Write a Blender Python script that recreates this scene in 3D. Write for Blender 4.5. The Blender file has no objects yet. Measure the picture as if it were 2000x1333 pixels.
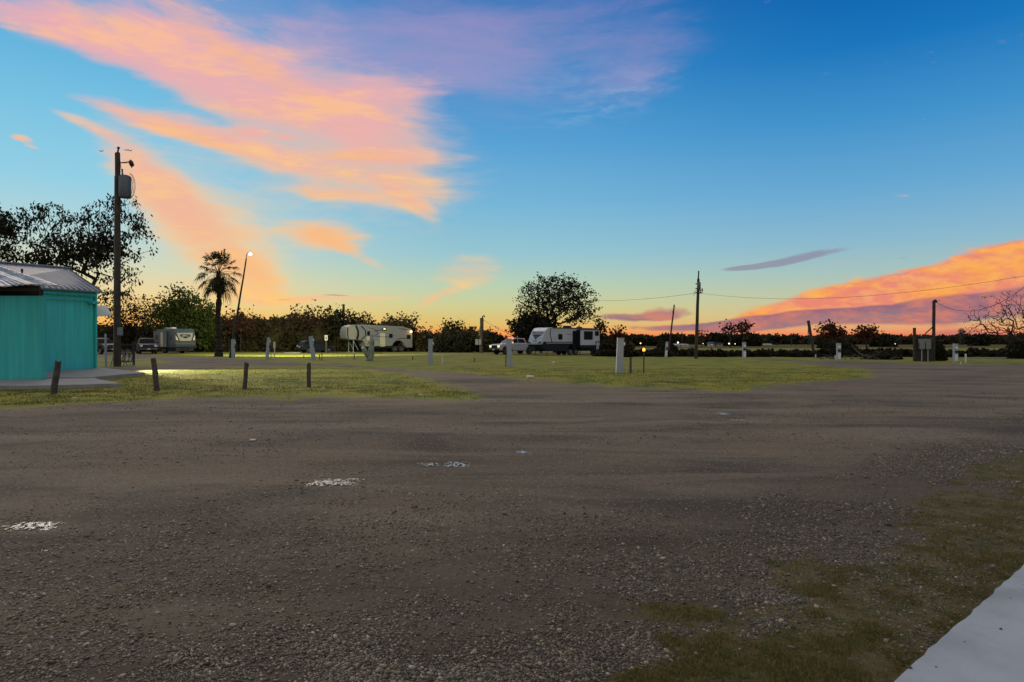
import bpy, bmesh, math, random
import numpy as np
from mathutils import Vector, Matrix
R = math.radians
F = 1333.33; CH = 1.6; HY = 667.0
sc = bpy.context.scene
col = sc.collection
# ------------------------------------------------------------------ camera
cam = bpy.data.objects.new('camera', bpy.data.cameras.new('camera')); col.objects.link(cam)
cam.data.lens = 24; cam.data.sensor_width = 36; cam.data.clip_end = 6000; cam.data.clip_start = 0.05
cam.location = (0, 0, CH); cam.rotation_euler = (R(90), 0, 0)
sc.camera = cam
# ------------------------------------------------------------------ node helpers
def srgb(r, g, b):
    f = lambda c: (c/255/12.92) if c/255 <= .04045 else ((c/255+.055)/1.055)**2.4
    return (f(r), f(g), f(b), 1)
class NT:
    def __init__(s, tree): s.t = tree; s.t.nodes.clear()
    def n(s, typ, ins=None, **kw):
        nd = s.t.nodes.new(typ)
        for k, v in kw.items(): setattr(nd, k, v)
        for k, v in (ins or {}).items():
            if isinstance(v, bpy.types.NodeSocket): s.t.links.new(v, nd.inputs[k])
            else: nd.inputs[k].default_value = v
        return nd
    def m(s, op, a, b=0.0, c=None, clamp=False):
        d = {0: a, 1: b}
        if c is not None: d[2] = c
        return s.n('ShaderNodeMath', d, operation=op, use_clamp=clamp).outputs[0]
    def mix(s, f, a, b, bt='MIX'):
        return s.n('ShaderNodeMix', {0: f, 6: a, 7: b}, data_type='RGBA', blend_type=bt).outputs[2]
    def ramp(s, f, stops, interp='LINEAR'):
        nd = s.n('ShaderNodeValToRGB', {0: f}); cr = nd.color_ramp; cr.interpolation = interp
        while len(cr.elements) > 1: cr.elements.remove(cr.elements[-1])
        cr.elements[0].position = stops[0][0]; cr.elements[0].color = stops[0][1]
        for p, c in stops[1:]:
            e = cr.elements.new(p); e.color = c
        return nd.outputs[0]
    def rng(s, v, a, b, c=0.0, d=1.0, smooth=True):
        return s.n('ShaderNodeMapRange', {0: v, 1: a, 2: b, 3: c, 4: d}, interpolation_type='SMOOTHSTEP' if smooth else 'LINEAR').outputs[0]
    def noise(s, vec, scale, detail=4.0, rough=.55, dist=0.0):
        d = {'Scale': scale, 'Detail': detail, 'Roughness': rough, 'Distortion': dist}
        if vec is not None: d['Vector'] = vec
        return s.n('ShaderNodeTexNoise', d).outputs[0]
    def mapping(s, vec, loc=(0,0,0), rot=(0,0,0), scale=(1,1,1), vt='POINT'):
        return s.n('ShaderNodeMapping', {'Vector': vec, 'Location': loc, 'Rotation': rot, 'Scale': scale}, vector_type=vt).outputs[0]
# ------------------------------------------------------------------ sky (world)
world = bpy.data.worlds.new('World'); sc.world = world; world.use_nodes = True
world.cycles.sampling_method = 'MANUAL'; world.cycles.sample_map_resolution = 512
w = NT(world.node_tree)
tc = w.n('ShaderNodeTexCoord').outputs['Generated']
sep = w.n('ShaderNodeSeparateXYZ', {0: tc}).outputs
az = w.m('ARCTAN2', sep[0], sep[1])
hyp = w.m('SQRT', w.m('ADD', w.m('MULTIPLY', sep[0], sep[0]), w.m('MULTIPLY', sep[1], sep[1])))
el = w.m('ARCTAN2', sep[2], hyp)
ae = w.n('ShaderNodeCombineXYZ', {0: az, 1: el}).outputs[0]
def AE(px, py):
    x, z = (px-1000)/F, (HY-py)/F
    return math.atan2(x, 1), math.atan2(z, math.hypot(x, 1))
def E(py): return AE(1000, py)[1]
# vertical gradients for the sunset side, the middle and the deep-blue side
eln = w.m('DIVIDE', w.m('MAXIMUM', el, 0.0), 0.9)
def st(lst): return [(min(1, max(0, E(py)/.9)), srgb(*c)) for py, c in lst]
rampL = w.ramp(eln, st([(667,(240,136,70)),(640,(248,178,92)),(615,(248,204,124)),(580,(236,214,160)),(540,(214,216,186)),(490,(186,214,212)),(400,(148,207,228)),(280,(122,194,226)),(150,(92,174,220)),(0,(70,150,208))]))
rampM = w.ramp(eln, st([(667,(240,106,60)),(652,(246,160,88)),(635,(226,190,108)),(600,(208,206,146)),(560,(186,208,178)),(500,(152,198,208)),(400,(120,182,216)),(280,(90,162,212)),(150,(62,142,202)),(0,(46,120,188))]))
rampR = w.ramp(eln, st([(667,(240,90,70)),(658,(240,130,92)),(645,(232,166,114)),(620,(214,192,140)),(585,(190,198,166)),(545,(166,194,190)),(490,(138,184,206)),(400,(104,168,210)),(280,(66,146,203)),(150,(28,118,188)),(0,(2,94,170))]))
fL = w.rng(az, AE(250,600)[0], AE(950,600)[0])
fR = w.rng(az, AE(900,600)[0], AE(1750,600)[0])
sky = w.mix(fR, w.mix(fL, rampL, rampM), rampR)
# clouds: soft rotated ellipses in azimuth / elevation, broken up by stretched noise
ncoord = w.n('ShaderNodeVectorMath', {0: ae, 1: w.n('ShaderNodeVectorMath', {0: w.n('ShaderNodeTexNoise', {'Vector': w.mapping(ae, rot=(0,0,R(18)), scale=(1.2,3.0,1)), 'Scale': 3.0, 'Detail': 3.0}).outputs['Color'], 3: .045}, operation='SCALE').outputs[0]}, operation='ADD').outputs[0]
ncoord = w.n('ShaderNodeVectorMath', {0: ncoord, 1: (1,1,0)}, operation='MULTIPLY').outputs[0]
off = .0225
def ell(px, py, a, b, ang, wt, prev, src=None, pw=(1.0, 0.0)):
    ca = AE(px, py); k = math.cos(ca[0])**1.2
    # TEXTURE mapping inverts: rotate/scale about the centre
    v = w.mapping(src or ncoord, loc=(ca[0]+(off if src is None else 0), ca[1]+(off if src is None else 0), 0), rot=(0,0,R(-ang)), scale=(a/F*k, b/F, 1), vt='TEXTURE')
    L = w.n('ShaderNodeVectorMath', {0: v}, operation='LENGTH').outputs['Value']
    f = w.rng(L, 1.25, 0.0, 0, wt)
    return f if prev is None else w.m('ADD', prev, f)
def clouds(lst, src=None):
    r = None
    for e in lst: r = ell(*e, r, src)
    return r
n1 = w.noise(w.mapping(ncoord, rot=(0,0,R(20)), scale=(1.0,5.5,1)), 5.0, 6.0, .64, .35)
n1f = w.noise(w.mapping(ncoord, rot=(0,0,R(14)), scale=(1.0,3.6,1)), 24.0, 4.0, .62, .3)
n1c = w.m('ADD', w.m('MULTIPLY', n1, .78), w.m('MULTIPLY', n1f, .22))
mA = clouds([(50,28,190,30,11,1.1),(215,82,200,34,24,1.15),(400,152,230,42,26,1.15),(600,205,230,52,16,1.0),(560,130,230,50,12,.55),(760,185,150,60,-4,.85),(690,250,220,54,12,.85),(360,50,230,50,14,.8),
  (320,244,190,24,12,1.1),(470,286,170,34,20,1.15),(620,318,130,30,10,.8),(735,303,130,18,-3,1.0),(780,350,130,48,22,.75),(620,384,140,18,5,.8),(700,375,130,30,16,.6),(790,395,90,26,34,.75),
  (285,345,120,56,40,.8),(345,410,140,52,34,.9),(440,440,150,46,24,.7),(635,462,100,32,8,1.25),(690,492,100,14,28,.6),(420,502,140,44,22,.75),(500,530,80,44,30,.8),(470,572,160,22,8,.65),
  (640,583,200,9,-2,.8),(845,590,80,13,-24,.75),(915,538,90,40,-6,.5),(45,277,22,6,6,1.0),(62,291,18,4,10,.8),(492,256,44,15,10,1.1),(552,268,22,8,0,.9),(190,262,90,12,20,.5)])
dA = w.rng(w.m('ADD', w.m('MULTIPLY', mA, 1.05), w.m('MULTIPLY', w.m('SUBTRACT', n1c, .5), 3.0)), .02, 1.38)
dA = w.m('MULTIPLY', dA, w.rng(mA, .02, .35))
mM = clouds([(850,60,300,150,8,.8),(500,20,340,80,14,.75),(700,130,240,110,14,.5),(1180,50,300,150,4,.72),(950,160,260,110,30,.5),(1230,150,140,60,-8,.5)])
dM = w.rng(w.m('ADD', w.m('MULTIPLY', mM, .9), w.m('MULTIPLY', w.m('SUBTRACT', n1c, .55), 1.3)), .15, 1.25)
dM = w.m('MULTIPLY', dM, w.rng(mM, .02, .4))
mW = clouds([(1160,205,130,46,-14,.8),(1270,160,90,22,-8,.55),(1140,150,160,40,-4,.4)])
dW = w.m('MULTIPLY', w.m('MULTIPLY', mW, w.rng(n1f, .40, .68)), .30)
mV = clouds([(660,250,330,190,22,1.15),(420,430,270,130,34,.8)])
dV = w.rng(w.m('ADD', w.m('ADD', w.m('MULTIPLY', mV, .55), w.m('MULTIPLY', mA, .55)), w.m('MULTIPLY', w.m('SUBTRACT', n1c, .5), 1.2)), .05, .75)
dV = w.m('MULTIPLY', dV, w.rng(w.m('ADD', mV, mA), .02, .3))
n2 = w.noise(w.mapping(ncoord, rot=(0,0,R(-9)), scale=(1.0,3.2,1)), 9.0, 5.0, .62, .4)
n2f = w.noise(w.mapping(ncoord, rot=(0,0,R(-9)), scale=(1.0,2.2,1)), 34.0, 4.0, .6, .2)
n2c = w.m('ADD', w.m('MULTIPLY', n2, .66), w.m('MULTIPLY', n2f, .34))
mO = clouds([(1980,508,210,56,-16,1.4),(1810,556,220,38,-13,1.3),(1680,583,160,34,-14,1.3),(1560,603,160,26,-10,1.0),(1480,622,120,14,-6,.5),(1900,590,220,40,-10,.9)])
dO = w.rng(w.m('ADD', mO, w.m('MULTIPLY', w.m('SUBTRACT', n2c, .5), 2.6)), .28, .95)
mP = clouds([(1960,590,240,36,-10,1.2),(1760,612,260,22,-7,1.2),(1560,626,260,15,-5,1.2),(1380,630,240,11,-3,1.0),(1290,609,150,14,-3,.62),(1210,618,120,12,-2,.55),(1880,652,190,9,-2,.55)])
dP = w.rng(w.m('ADD', mP, w.m('MULTIPLY', w.m('SUBTRACT', n2c, .5), 2.0)), .32, .80)
mD = clouds([(1540,509,150,13,-8,1.2),(1450,522,80,9,-8,.7),(1755,505,50,5,-6,.7),(700,432,90,10,4,.5),(560,583,40,3,-3,.8),(660,577,60,3,-4,.9)])
dD = w.rng(w.m('ADD', mD, w.m('MULTIPLY', w.m('SUBTRACT', n2c, .5), 1.3)), .5, 1.0)
# cloud colours
hi = w.rng(n1c, .46, .64)
lowel = w.rng(el, E(520), E(60))
cA = w.mix(lowel, w.mix(hi, srgb(244,182,148), srgb(254,204,128)), w.mix(hi, srgb(234,172,182), srgb(255,188,150)))
mOr = clouds([(420,292,170,24,22,1),(590,388,110,18,8,1),(700,303,110,12,-3,1),(650,466,120,30,14,1.0),(500,530,120,50,30,.9),(480,110,240,26,24,.7)])
cA = w.mix(w.m('MULTIPLY', mOr, .55, clamp=True), cA, srgb(255,188,108))
cO = w.mix(w.rng(n2c, .42, .62), srgb(236,130,112), srgb(255,166,60)); cO = w.mix(w.m('MULTIPLY', w.rng(n2f, .42, .68), .35), cO, srgb(255,190,120))
cP = w.mix(w.rng(n2c, .42, .64), srgb(126,102,128), srgb(204,118,112))
s = w.mix(w.m('MULTIPLY', dM, .52), sky, srgb(192,158,196))
s = w.mix(dW, s, srgb(170,190,220))
s = w.mix(w.m('MULTIPLY', dV, .70), s, w.mix(lowel, srgb(252,208,142), srgb(220,178,188)))
s = w.mix(w.m('MULTIPLY', dA, .86), s, cA)
s = w.mix(w.m('MULTIPLY', dO, .93), s, cO)
s = w.mix(w.m('MULTIPLY', dP, .86), s, cP)
s = w.mix(w.m('MULTIPLY', dD, .62), s, srgb(138,120,150))
# afterglow hugging the horizon
glow = w.m('MULTIPLY', w.rng(el, R(.55), R(.1)), w.rng(az, AE(760,600)[0], AE(900,600)[0]))
s = w.mix(w.m('MULTIPLY', glow, .75), s, srgb(238,72,58))
# the eastern half of the sky, behind the viewer: pale and still bright
back = w.rng(sep[1], .25, -.35)
high = w.rng(el, R(29), R(48))
s = w.mix(high, s, (.50, .46, .42, 1))
s = w.mix(back, s, (.50, .47, .45, 1))
low = w.rng(sep[2], 0, -.06)
s = w.mix(low, s, (.05, .045, .04, 1))
bg = w.n('ShaderNodeBackground', {0: s, 1: 1.0})
w.n('ShaderNodeOutputWorld', {0: bg.outputs[0]})
# ------------------------------------------------------------------ sun: below the horizon in the west; a weak wide one stands for the afterglow overhead
sd = bpy.data.lights.new('sun', 'SUN'); sd.energy = .75; sd.angle = R(24); sd.color = (1, .82, .66)
so = bpy.data.objects.new('sun', sd); col.objects.link(so); so.rotation_euler = (R(-66), 0, R(28))
sc.view_settings.view_transform = 'Standard'; sc.view_settings.look = 'None'; sc.view_settings.exposure = 0; sc.view_settings.gamma = 1
sc.cycles.use_denoising = True
sc.cycles.max_bounces = 5; sc.cycles.sample_clamp_indirect = 4
# ------------------------------------------------------------------ placing helpers: pixel of the photo -> point of the ground
rnd = random.Random(7); rs = np.random.RandomState(11)
def G(px, py, z=0.0):
    Y = (CH-z)*F/(py-HY); return ((px-1000)/F*Y, Y)
def XA(px, Y): return (px-1000)/F*Y
def ZA(py, Y): return CH-(py-HY)*Y/F
# ------------------------------------------------------------------ object helpers
def tag(o, label=None, cat=None, group=None, kind=None):
    if label: o['label'] = label
    if cat: o['category'] = cat
    if group: o['group'] = group
    if kind: o['kind'] = kind
    return o
def thing(name, label, cat, loc=(0,0,0), rz=0.0, group=None, rot=None):
    o = bpy.data.objects.new(name, None); col.objects.link(o)
    o.empty_display_size = .2
    o.location = loc; o.rotation_euler = rot if rot else (0, 0, rz)
    return tag(o, label, cat, group)
def link(name, me, m, parent=None, smooth=False):
    if m is not None and not me.materials: me.materials.append(m)
    if smooth: me.polygons.foreach_set('use_smooth', [True]*len(me.polygons))
    o = bpy.data.objects.new(name, me); col.objects.link(o)
    if parent is not None: o.parent = parent
    return o
def np_mesh(name, V, Fc, k):
    """V (n,3) float, Fc (m,k) int"""
    me = bpy.data.meshes.new(name)
    V = np.ascontiguousarray(V, dtype=np.float32); Fc = np.ascontiguousarray(Fc, dtype=np.int32)
    me.vertices.add(len(V)); me.vertices.foreach_set('co', V.ravel())
    me.loops.add(Fc.size); me.loops.foreach_set('vertex_index', Fc.ravel())
    me.polygons.add(len(Fc)); me.polygons.foreach_set('loop_start', np.arange(0, Fc.size, k, dtype=np.int32))
    try: me.polygons.foreach_set('loop_total', np.full(len(Fc), k, dtype=np.int32))
    except Exception: pass
    me.update(calc_edges=True); me.validate()
    return me
class MB:
    def __init__(s): s.bm = bmesh.new()
    def box(s, c, d, rot=None, bev=0.0, taper=None):
        """centre, full size"""
        g = bmesh.ops.create_cube(s.bm, size=1.0)['verts']
        M = Matrix.Translation(Vector(c)) @ (rot.to_4x4() if rot else Matrix.Identity(4))
        for v in g:
            if taper and v.co.z > 0: v.co.x *= taper[0]; v.co.y *= taper[1]
            v.co = M @ Vector((v.co.x*d[0], v.co.y*d[1], v.co.z*d[2]))
        if bev:
            es = list({e for v in g for e in v.link_edges})
            bmesh.ops.bevel(s.bm, geom=es, offset=bev, segments=2, affect='EDGES', profile=.6)
        return s
    def tube(s, pts, r, n=8, cap=True):
        pts = [Vector(p) for p in pts]; rr = r if isinstance(r, (list, tuple)) else [r]*len(pts)
        rings = []
        for i, p in enumerate(pts):
            d = (pts[min(i+1, len(pts)-1)]-pts[max(i-1, 0)]).normalized()
            a = d.cross(Vector((0,0,1)))
            if a.length < .05: a = d.cross(Vector((0,1,0)))
            a.normalize(); b = d.cross(a)
            rings.append([s.bm.verts.new(p+(a*math.cos(t)+b*math.sin(t))*rr[i]) for t in [2*math.pi*k/n for k in range(n)]])
        for A, B in zip(rings, rings[1:]):
            for k in range(n): s.bm.faces.new((A[k], A[(k+1)%n], B[(k+1)%n], B[k]))
        if cap: s.bm.faces.new(rings[0][::-1]); s.bm.faces.new(rings[-1])
        return s
    def prism(s, poly, axis, a, b, bev=0.0, ta=1.0, tb=1.0, tc=None):
        """poly: 2d outline; axis 'y': (x,z) outline swept y=a..b; 'z': (x,y) outline swept z"""
        def mk(p, t, sc_):
            if axis == 'y': return (p[0], t, p[1])
            if axis == 'x': return (t, p[0], p[1])
            return (p[0], p[1], t)
        A = [s.bm.verts.new(mk(p, a, 1)) for p in poly]; B = [s.bm.verts.new(mk(p, b, 1)) for p in poly]
        fs = [s.bm.faces.new(A), s.bm.faces.new(B[::-1])]
        n = len(poly)
        for k in range(n): fs.append(s.bm.faces.new((A[k], B[k], B[(k+1)%n], A[(k+1)%n])))
        bmesh.ops.recalc_face_normals(s.bm, faces=fs)
        if bev:
            es = list({e for f in fs[:2] for e in f.edges})
            bmesh.ops.bevel(s.bm, geom=es, offset=bev, segments=3, affect='EDGES', profile=.55)
        return s
    def quad(s, *p): s.bm.faces.new([s.bm.verts.new(q) for q in p]); return s
    def sphere(s, c, r, sq=(1,1,1), u=12, v=8):
        g = bmesh.ops.create_uvsphere(s.bm, u_segments=u, v_segments=v, radius=r)['verts']
        for q in g: q.co = Vector(c)+Vector((q.co.x*sq[0], q.co.y*sq[1], q.co.z*sq[2]))
        return s
    def build(s, name, m, parent=None, smooth=False):
        me = bpy.data.meshes.new(name); s.bm.to_mesh(me); s.bm.free()
        return link(name, me, m, parent, smooth)
def copy_tree(o, parent=None):
    c = o.copy(); col.objects.link(c); c.parent = parent
    for ch in list(o.children): copy_tree(ch, c)
    return c
# ------------------------------------------------------------------ materials
def mat(name, c, rough=.6, metal=0.0, var=.12, scale=6.0, bump=0.0, bscale=40.0, spec=.5, dirt=None, coat=0.0):
    m = bpy.data.materials.new(name); m.use_nodes = True; t = NT(m.node_tree)
    o = t.n('ShaderNodeTexCoord').outputs['Object']
    n = t.noise(o, scale, 5.0, .6)
    c4 = (c[0], c[1], c[2], 1)
    lo = tuple(x*(1-var) for x in c[:3])+(1,); hi = tuple(min(1, x*(1+var)) for x in c[:3])+(1,)
    cc = t.mix(t.rng(n, .3, .7), lo, hi)
    if dirt:
        n2 = t.noise(o, scale*.35, 6.0, .7, 1.0); cc = t.mix(t.m('MULTIPLY', t.rng(n2, .5, .75), dirt[3]), cc, (dirt[0], dirt[1], dirt[2], 1))
    ins = {'Base Color': cc, 'Roughness': rough, 'Metallic': metal, 'Specular IOR Level': spec}
    if coat: ins['Coat Weight'] = coat
    if bump: ins['Normal'] = t.n('ShaderNodeBump', {'Height': t.noise(o, bscale, 4.0), 'Strength': bump, 'Distance': .02}).outputs[0]
    b = t.n('ShaderNodeBsdfPrincipled', ins); t.n('ShaderNodeOutputMaterial', {0: b.outputs[0]})
    return m
def emis(name, c, k):
    m = bpy.data.materials.new(name); m.use_nodes = True; t = NT(m.node_tree)
    e = t.n('ShaderNodeEmission', {0: (c[0], c[1], c[2], 1), 1: k}); t.n('ShaderNodeOutputMaterial', {0: e.outputs[0]}); return m
M = {}
M['pole'] = mat('weathered_pole_wood', (.050,.038,.027), .9, var=.35, scale=3, bump=.3)
M['post'] = mat('grey_post_wood', (.070,.056,.052), .9, var=.35, scale=9, bump=.5)
M['dark_metal'] = mat('dark_metal', (.03,.03,.034), .5, .6)
M['black'] = mat('black_rubber', (.012,.012,.013), .85)
M['grey_metal'] = mat('grey_painted_metal', (.20,.22,.24), .5, .2, dirt=(.12,.1,.08,.3))
M['white_paint'] = mat('white_paint', (.62,.62,.60), .5, var=.05, dirt=(.3,.28,.24,.3))
M['ped'] = mat('pedestal_paint', (.30,.355,.43), .6, var=.06, scale=4, dirt=(.22,.21,.19,.45))
M['ped_face'] = mat('pedestal_faceplate', (.70,.71,.72), .45)
M['wire'] = mat('wire_black', (.02,.02,.02), .7)
M['bark'] = mat('bark', (.032,.025,.020), .95, var=.3, scale=8, bump=.5)
M['bark_pale'] = mat('bark_pale', (.12,.10,.085), .95, var=.3, scale=8, bump=.5)
M['glass'] = mat('dark_glass', (.008,.010,.016), .35, 0, var=.05, spec=.08)
M['chrome'] = mat('chrome', (.10,.11,.13), .4, 1.0, var=.03)
M['rim'] = mat('alloy_rim', (.14,.14,.145), .4, .7)
M['tyre'] = mat('tyre_rubber', (.02,.02,.02), .9)
M['car_black'] = mat('car_paint_black', (.014,.018,.028), .55, 0, var=.08, spec=.12)
M['car_blue'] = mat('car_paint_dark_blue', (.03,.045,.075), .25, .3, var=.08, coat=.1, spec=.3)
M['car_grey'] = mat('car_paint_grey', (.05,.047,.047), .55, 0, var=.08, spec=.12)
M['car_white'] = mat('car_paint_white', (.42,.43,.47), .3, .0, var=.04, coat=.6)
M['rv_white'] = mat('rv_white_panel', (.40,.44,.52), .35, var=.06, scale=2)
M['rv_cream'] = mat('rv_cream_panel', (.25,.245,.225), .45, var=.06, scale=2)
M['rv_blue'] = mat('rv_blue_grey_panel', (.045,.065,.095), .5, var=.08, scale=2)
M['rv_dark'] = mat('rv_dark_panel', (.012,.016,.025), .5, var=.1, scale=2, spec=.15)
M['rv_brown'] = mat('rv_brown_panel', (.040,.034,.032), .5, var=.1, spec=.3)
M['rv_door'] = mat('rv_door_panel', (.46,.44,.36), .4, var=.05)
M['concrete'] = mat('concrete', (.33,.36,.41), .85, var=.16, scale=1.5, bump=.15, bscale=60, dirt=(.16,.155,.15,.65))
M['pad'] = mat('old_concrete_pad', (.24,.245,.25), .9, var=.14, scale=1.6, bump=.2, dirt=(.12,.11,.1,.4))
def leafmat(name, c1, c2):
    m = bpy.data.materials.new(name); m.use_nodes = True; t = NT(m.node_tree)
    g = t.n('ShaderNodeNewGeometry')
    c = t.mix(g.outputs['Random Per Island'], (*c1, 1), (*c2, 1))
    b = t.n('ShaderNodeBsdfPrincipled', {'Base Color': c, 'Roughness': .75, 'Specular IOR Level': .2})
    tr = t.n('ShaderNodeBsdfTranslucent', {0: c}); mx = t.n('ShaderNodeMixShader', {0: .28, 1: b.outputs[0], 2: tr.outputs[0]})
    t.n('ShaderNodeOutputMaterial', {0: mx.outputs[0]}); return m
M['leaf_dark'] = leafmat('leaf_dark', (.014,.016,.009), (.032,.032,.016))
M['leaf_brown'] = leafmat('leaf_brown', (.035,.020,.010), (.075,.040,.018))
M['leaf_rust'] = leafmat('leaf_rust', (.055,.020,.012), (.10,.035,.016))
M['leaf_thicket'] = leafmat('leaf_thicket', (.030,.027,.013), (.072,.060,.026))
M['leaf_green'] = leafmat('leaf_green', (.040,.060,.012), (.09,.12,.025))
M['leaf_palm'] = leafmat('leaf_palm', (.018,.032,.009), (.032,.05,.014))
M['blade'] = leafmat('grass_blade', (.065,.078,.012), (.21,.165,.05))
M['straw'] = leafmat('straw_blade', (.16,.115,.055), (.34,.27,.15))
M['scrub'] = leafmat('dry_scrub', (.014,.012,.008), (.035,.028,.016))
# wall paint: turquoise steel sheet with faint vertical streaks
def teal(name, k):
    m = bpy.data.materials.new(name); m.use_nodes = True; t = NT(m.node_tree)
    o = t.n('ShaderNodeTexCoord').outputs['Object']
    n = t.noise(t.mapping(o, scale=(3.2,3.2,.10)), 2.0, 4.0, .6); n2 = t.noise(o, 1.3, 5.0, .6)
    c = t.mix(t.rng(n, .35, .7), (.025*k,.42*k,.43*k,1), (.034*k,.53*k,.54*k,1)); c = t.mix(t.m('MULTIPLY', t.rng(n2, .45, .8), .35), c, (.05*k,.36*k,.35*k,1))
    n4 = t.noise(t.mapping(o, scale=(1.4,1.4,.5)), 3.0, 6.0, .7)
    gz = t.n('ShaderNodeSeparateXYZ', {0: o}).outputs[2]
    c = t.mix(t.m('MULTIPLY', t.rng(t.m('ADD', gz, t.m('MULTIPLY', n4, .5)), .62, .22), .35), c, (.06*k,.24*k,.22*k,1))   # splashed mud along the foot
    b = t.n('ShaderNodeBsdfPrincipled', {'Base Color': c, 'Roughness': .55}); t.n('ShaderNodeOutputMaterial', {0: b.outputs[0]}); return m
M['teal'] = teal('turquoise_sheet', 1.0)
M['teal_dull'] = teal('turquoise_sheet_weathered', .85)
M['roof'] = mat('dark_roof_metal', (.15,.18,.225), .5, .3, var=.2, scale=1.5, dirt=(.05,.045,.05,.5))
def rusty():
    m = bpy.data.materials.new('weathered_tin_roof'); m.use_nodes = True; t = NT(m.node_tree)
    o = t.n('ShaderNodeTexCoord').outputs['Object']
    n = t.noise(t.mapping(o, scale=(1,1,1)), 1.6, 7.0, .7, 1.2)
    c = t.ramp(n, [(.35,(.12,.10,.10,1)),(.48,(.26,.25,.26,1)),(.6,(.55,.54,.55,1)),(.75,(.20,.17,.16,1))])
    b = t.n('ShaderNodeBsdfPrincipled', {'Base Color': c, 'Roughness': .5, 'Metallic': .5}); t.n('ShaderNodeOutputMaterial', {0: b.outputs[0]}); return m
M['tin'] = rusty()
M['dark_wood'] = mat('dark_wood', (.035,.028,.022), .9, var=.3)
M['dark_steel'] = mat('transformer_paint', (.10,.115,.14), .5, .3)
# ------------------------------------------------------------------ ground: gravel, worn dirt and grass in one blend driven by attribute g
def vnoise(x, y, seed=0):
    def h(i, j):
        n = (i.astype(np.int64)*374761393 + j.astype(np.int64)*668265263 + seed*982451653) & 0x7fffffff
        n = ((n ^ (n >> 13))*1274126177) & 0x7fffffff
        return ((n ^ (n >> 16)) & 0xffff)/65535.0
    xi = np.floor(x); yi = np.floor(y); fx = x-xi; fy = y-yi
    fx = fx*fx*(3-2*fx); fy = fy*fy*(3-2*fy)
    return (h(xi,yi)*(1-fx)+h(xi+1,yi)*fx)*(1-fy)+(h(xi,yi+1)*(1-fx)+h(xi+1,yi+1)*fx)*fy
def fbm(x, y, seed=0, oc=4):
    x = np.asarray(x, float); y = np.asarray(y, float); r = 0*x; a = .5; s = 0
    for k in range(oc): r = r+a*vnoise(x*2**k+17.3*k, y*2**k+5.1*k, seed+k); s += a; a *= .5
    return r/s
LAWN = [  # outlines as seen from the camera: near lawn, strip before the far lane, middle lawn, far verge
 [(-900,700),(180,700),(186,722),(300,727),(500,716),(600,715),(700,720),(770,730),(850,748),(935,768),(930,782),(760,778),(640,774),(480,777),(300,785),(150,794),(0,802),(-900,830)],
 [(-900,697),(180,699),(300,701),(330,708),(285,716),(180,718),(-900,722)],
 [(290,691),(480,691),(700,692),(1000,692.5),(1300,695),(1480,702),(1560,710),(1700,725),(1702,734),(1640,744),(1540,753),(1450,760),(1300,759),(1200,756),(1080,746),(1000,739),(850,726),(700,716),(560,708),(430,701),(300,697)],
 [(1180,691),(1500,697),(2900,712),(2900,724),(2000,713),(1760,709),(1500,702),(1300,693)],
]
LAWNS = [np.array(p, float) for p in LAWN]
def sdist(P, X, Y):
    """signed distance (positive inside) to polygon, y stretched x5"""
    d = np.full(X.shape, 1e9); ins = np.zeros(X.shape, bool); n = len(P)
    for i in range(n):
        x1, y1 = P[i]; x2, y2 = P[(i+1)%n]; ey = 5.0
        dx, dy = x2-x1, (y2-y1)*ey; t = np.clip(((X-x1)*dx+(Y-y1)*ey*dy)/(dx*dx+dy*dy+1e-9), 0, 1)
        d = np.minimum(d, np.hypot(X-x1-t*dx, (Y-y1)*ey-t*dy))
        c = ((y1 > Y) != (y2 > Y)) & (X < (x2-x1)*(Y-y1)/(y2-y1+1e-12)+x1); ins ^= c
    return np.where(ins, d, -d)
def grassness(x, y):
    x = np.asarray(x, float); y = np.maximum(np.asarray(y, float), .3)
    px = 1000+x/y*F; py = HY+CH*F/y
    nz = fbm(x*.55, y*.35, 3)-.5; nf = fbm(x*2.2, y*1.6, 9)-.5
    g = np.full(px.shape, -1e9)
    for P in LAWNS: g = np.maximum(g, sdist(P, px, py))
    g = g*np.maximum(y, 8)/F   # metres-ish
    g = g/1.1 + nz*1.1 + nf*.7
    # rough patches beside the concrete path
    S = .889*x+1.62-y                # negative: left of the concrete path
    patch = (fbm(x*.9+3, y*1.1, 21)-.5)*6.0+(fbm(x*3.4, y*3.4, 5)-.5)*3.0 + (S+1.75)*1.15
    patch = np.where((y < 12) & (x > 0), patch, -5)-np.clip(-S-1.5, 0, 4)*2.2-np.clip((y-9)/1.2, 0, 4)
    g = np.maximum(g, np.clip(patch, -3, .9))
    far = (px > 1180) | (py < 690)
    g = np.where((y > 92) | ((y > 66) & (px > 1180)), 2.0, g)
    return np.clip(g*.5+.5, 0, 1)
PUD = [(655,940,50,8),(893,905,26,6),(838,905,24,3.5),(62,1024,56,8),(85,1071,12,3),(1412,808,18,2.6),(1443,820,17,2.6),(1022,881,18,3)]
PUDW = [(G(px,py)[0], G(px,py)[1], a/F*G(px,py)[1], b/F*G(px,py)[1]**2/CH) for px,py,a,b in PUD]
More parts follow.
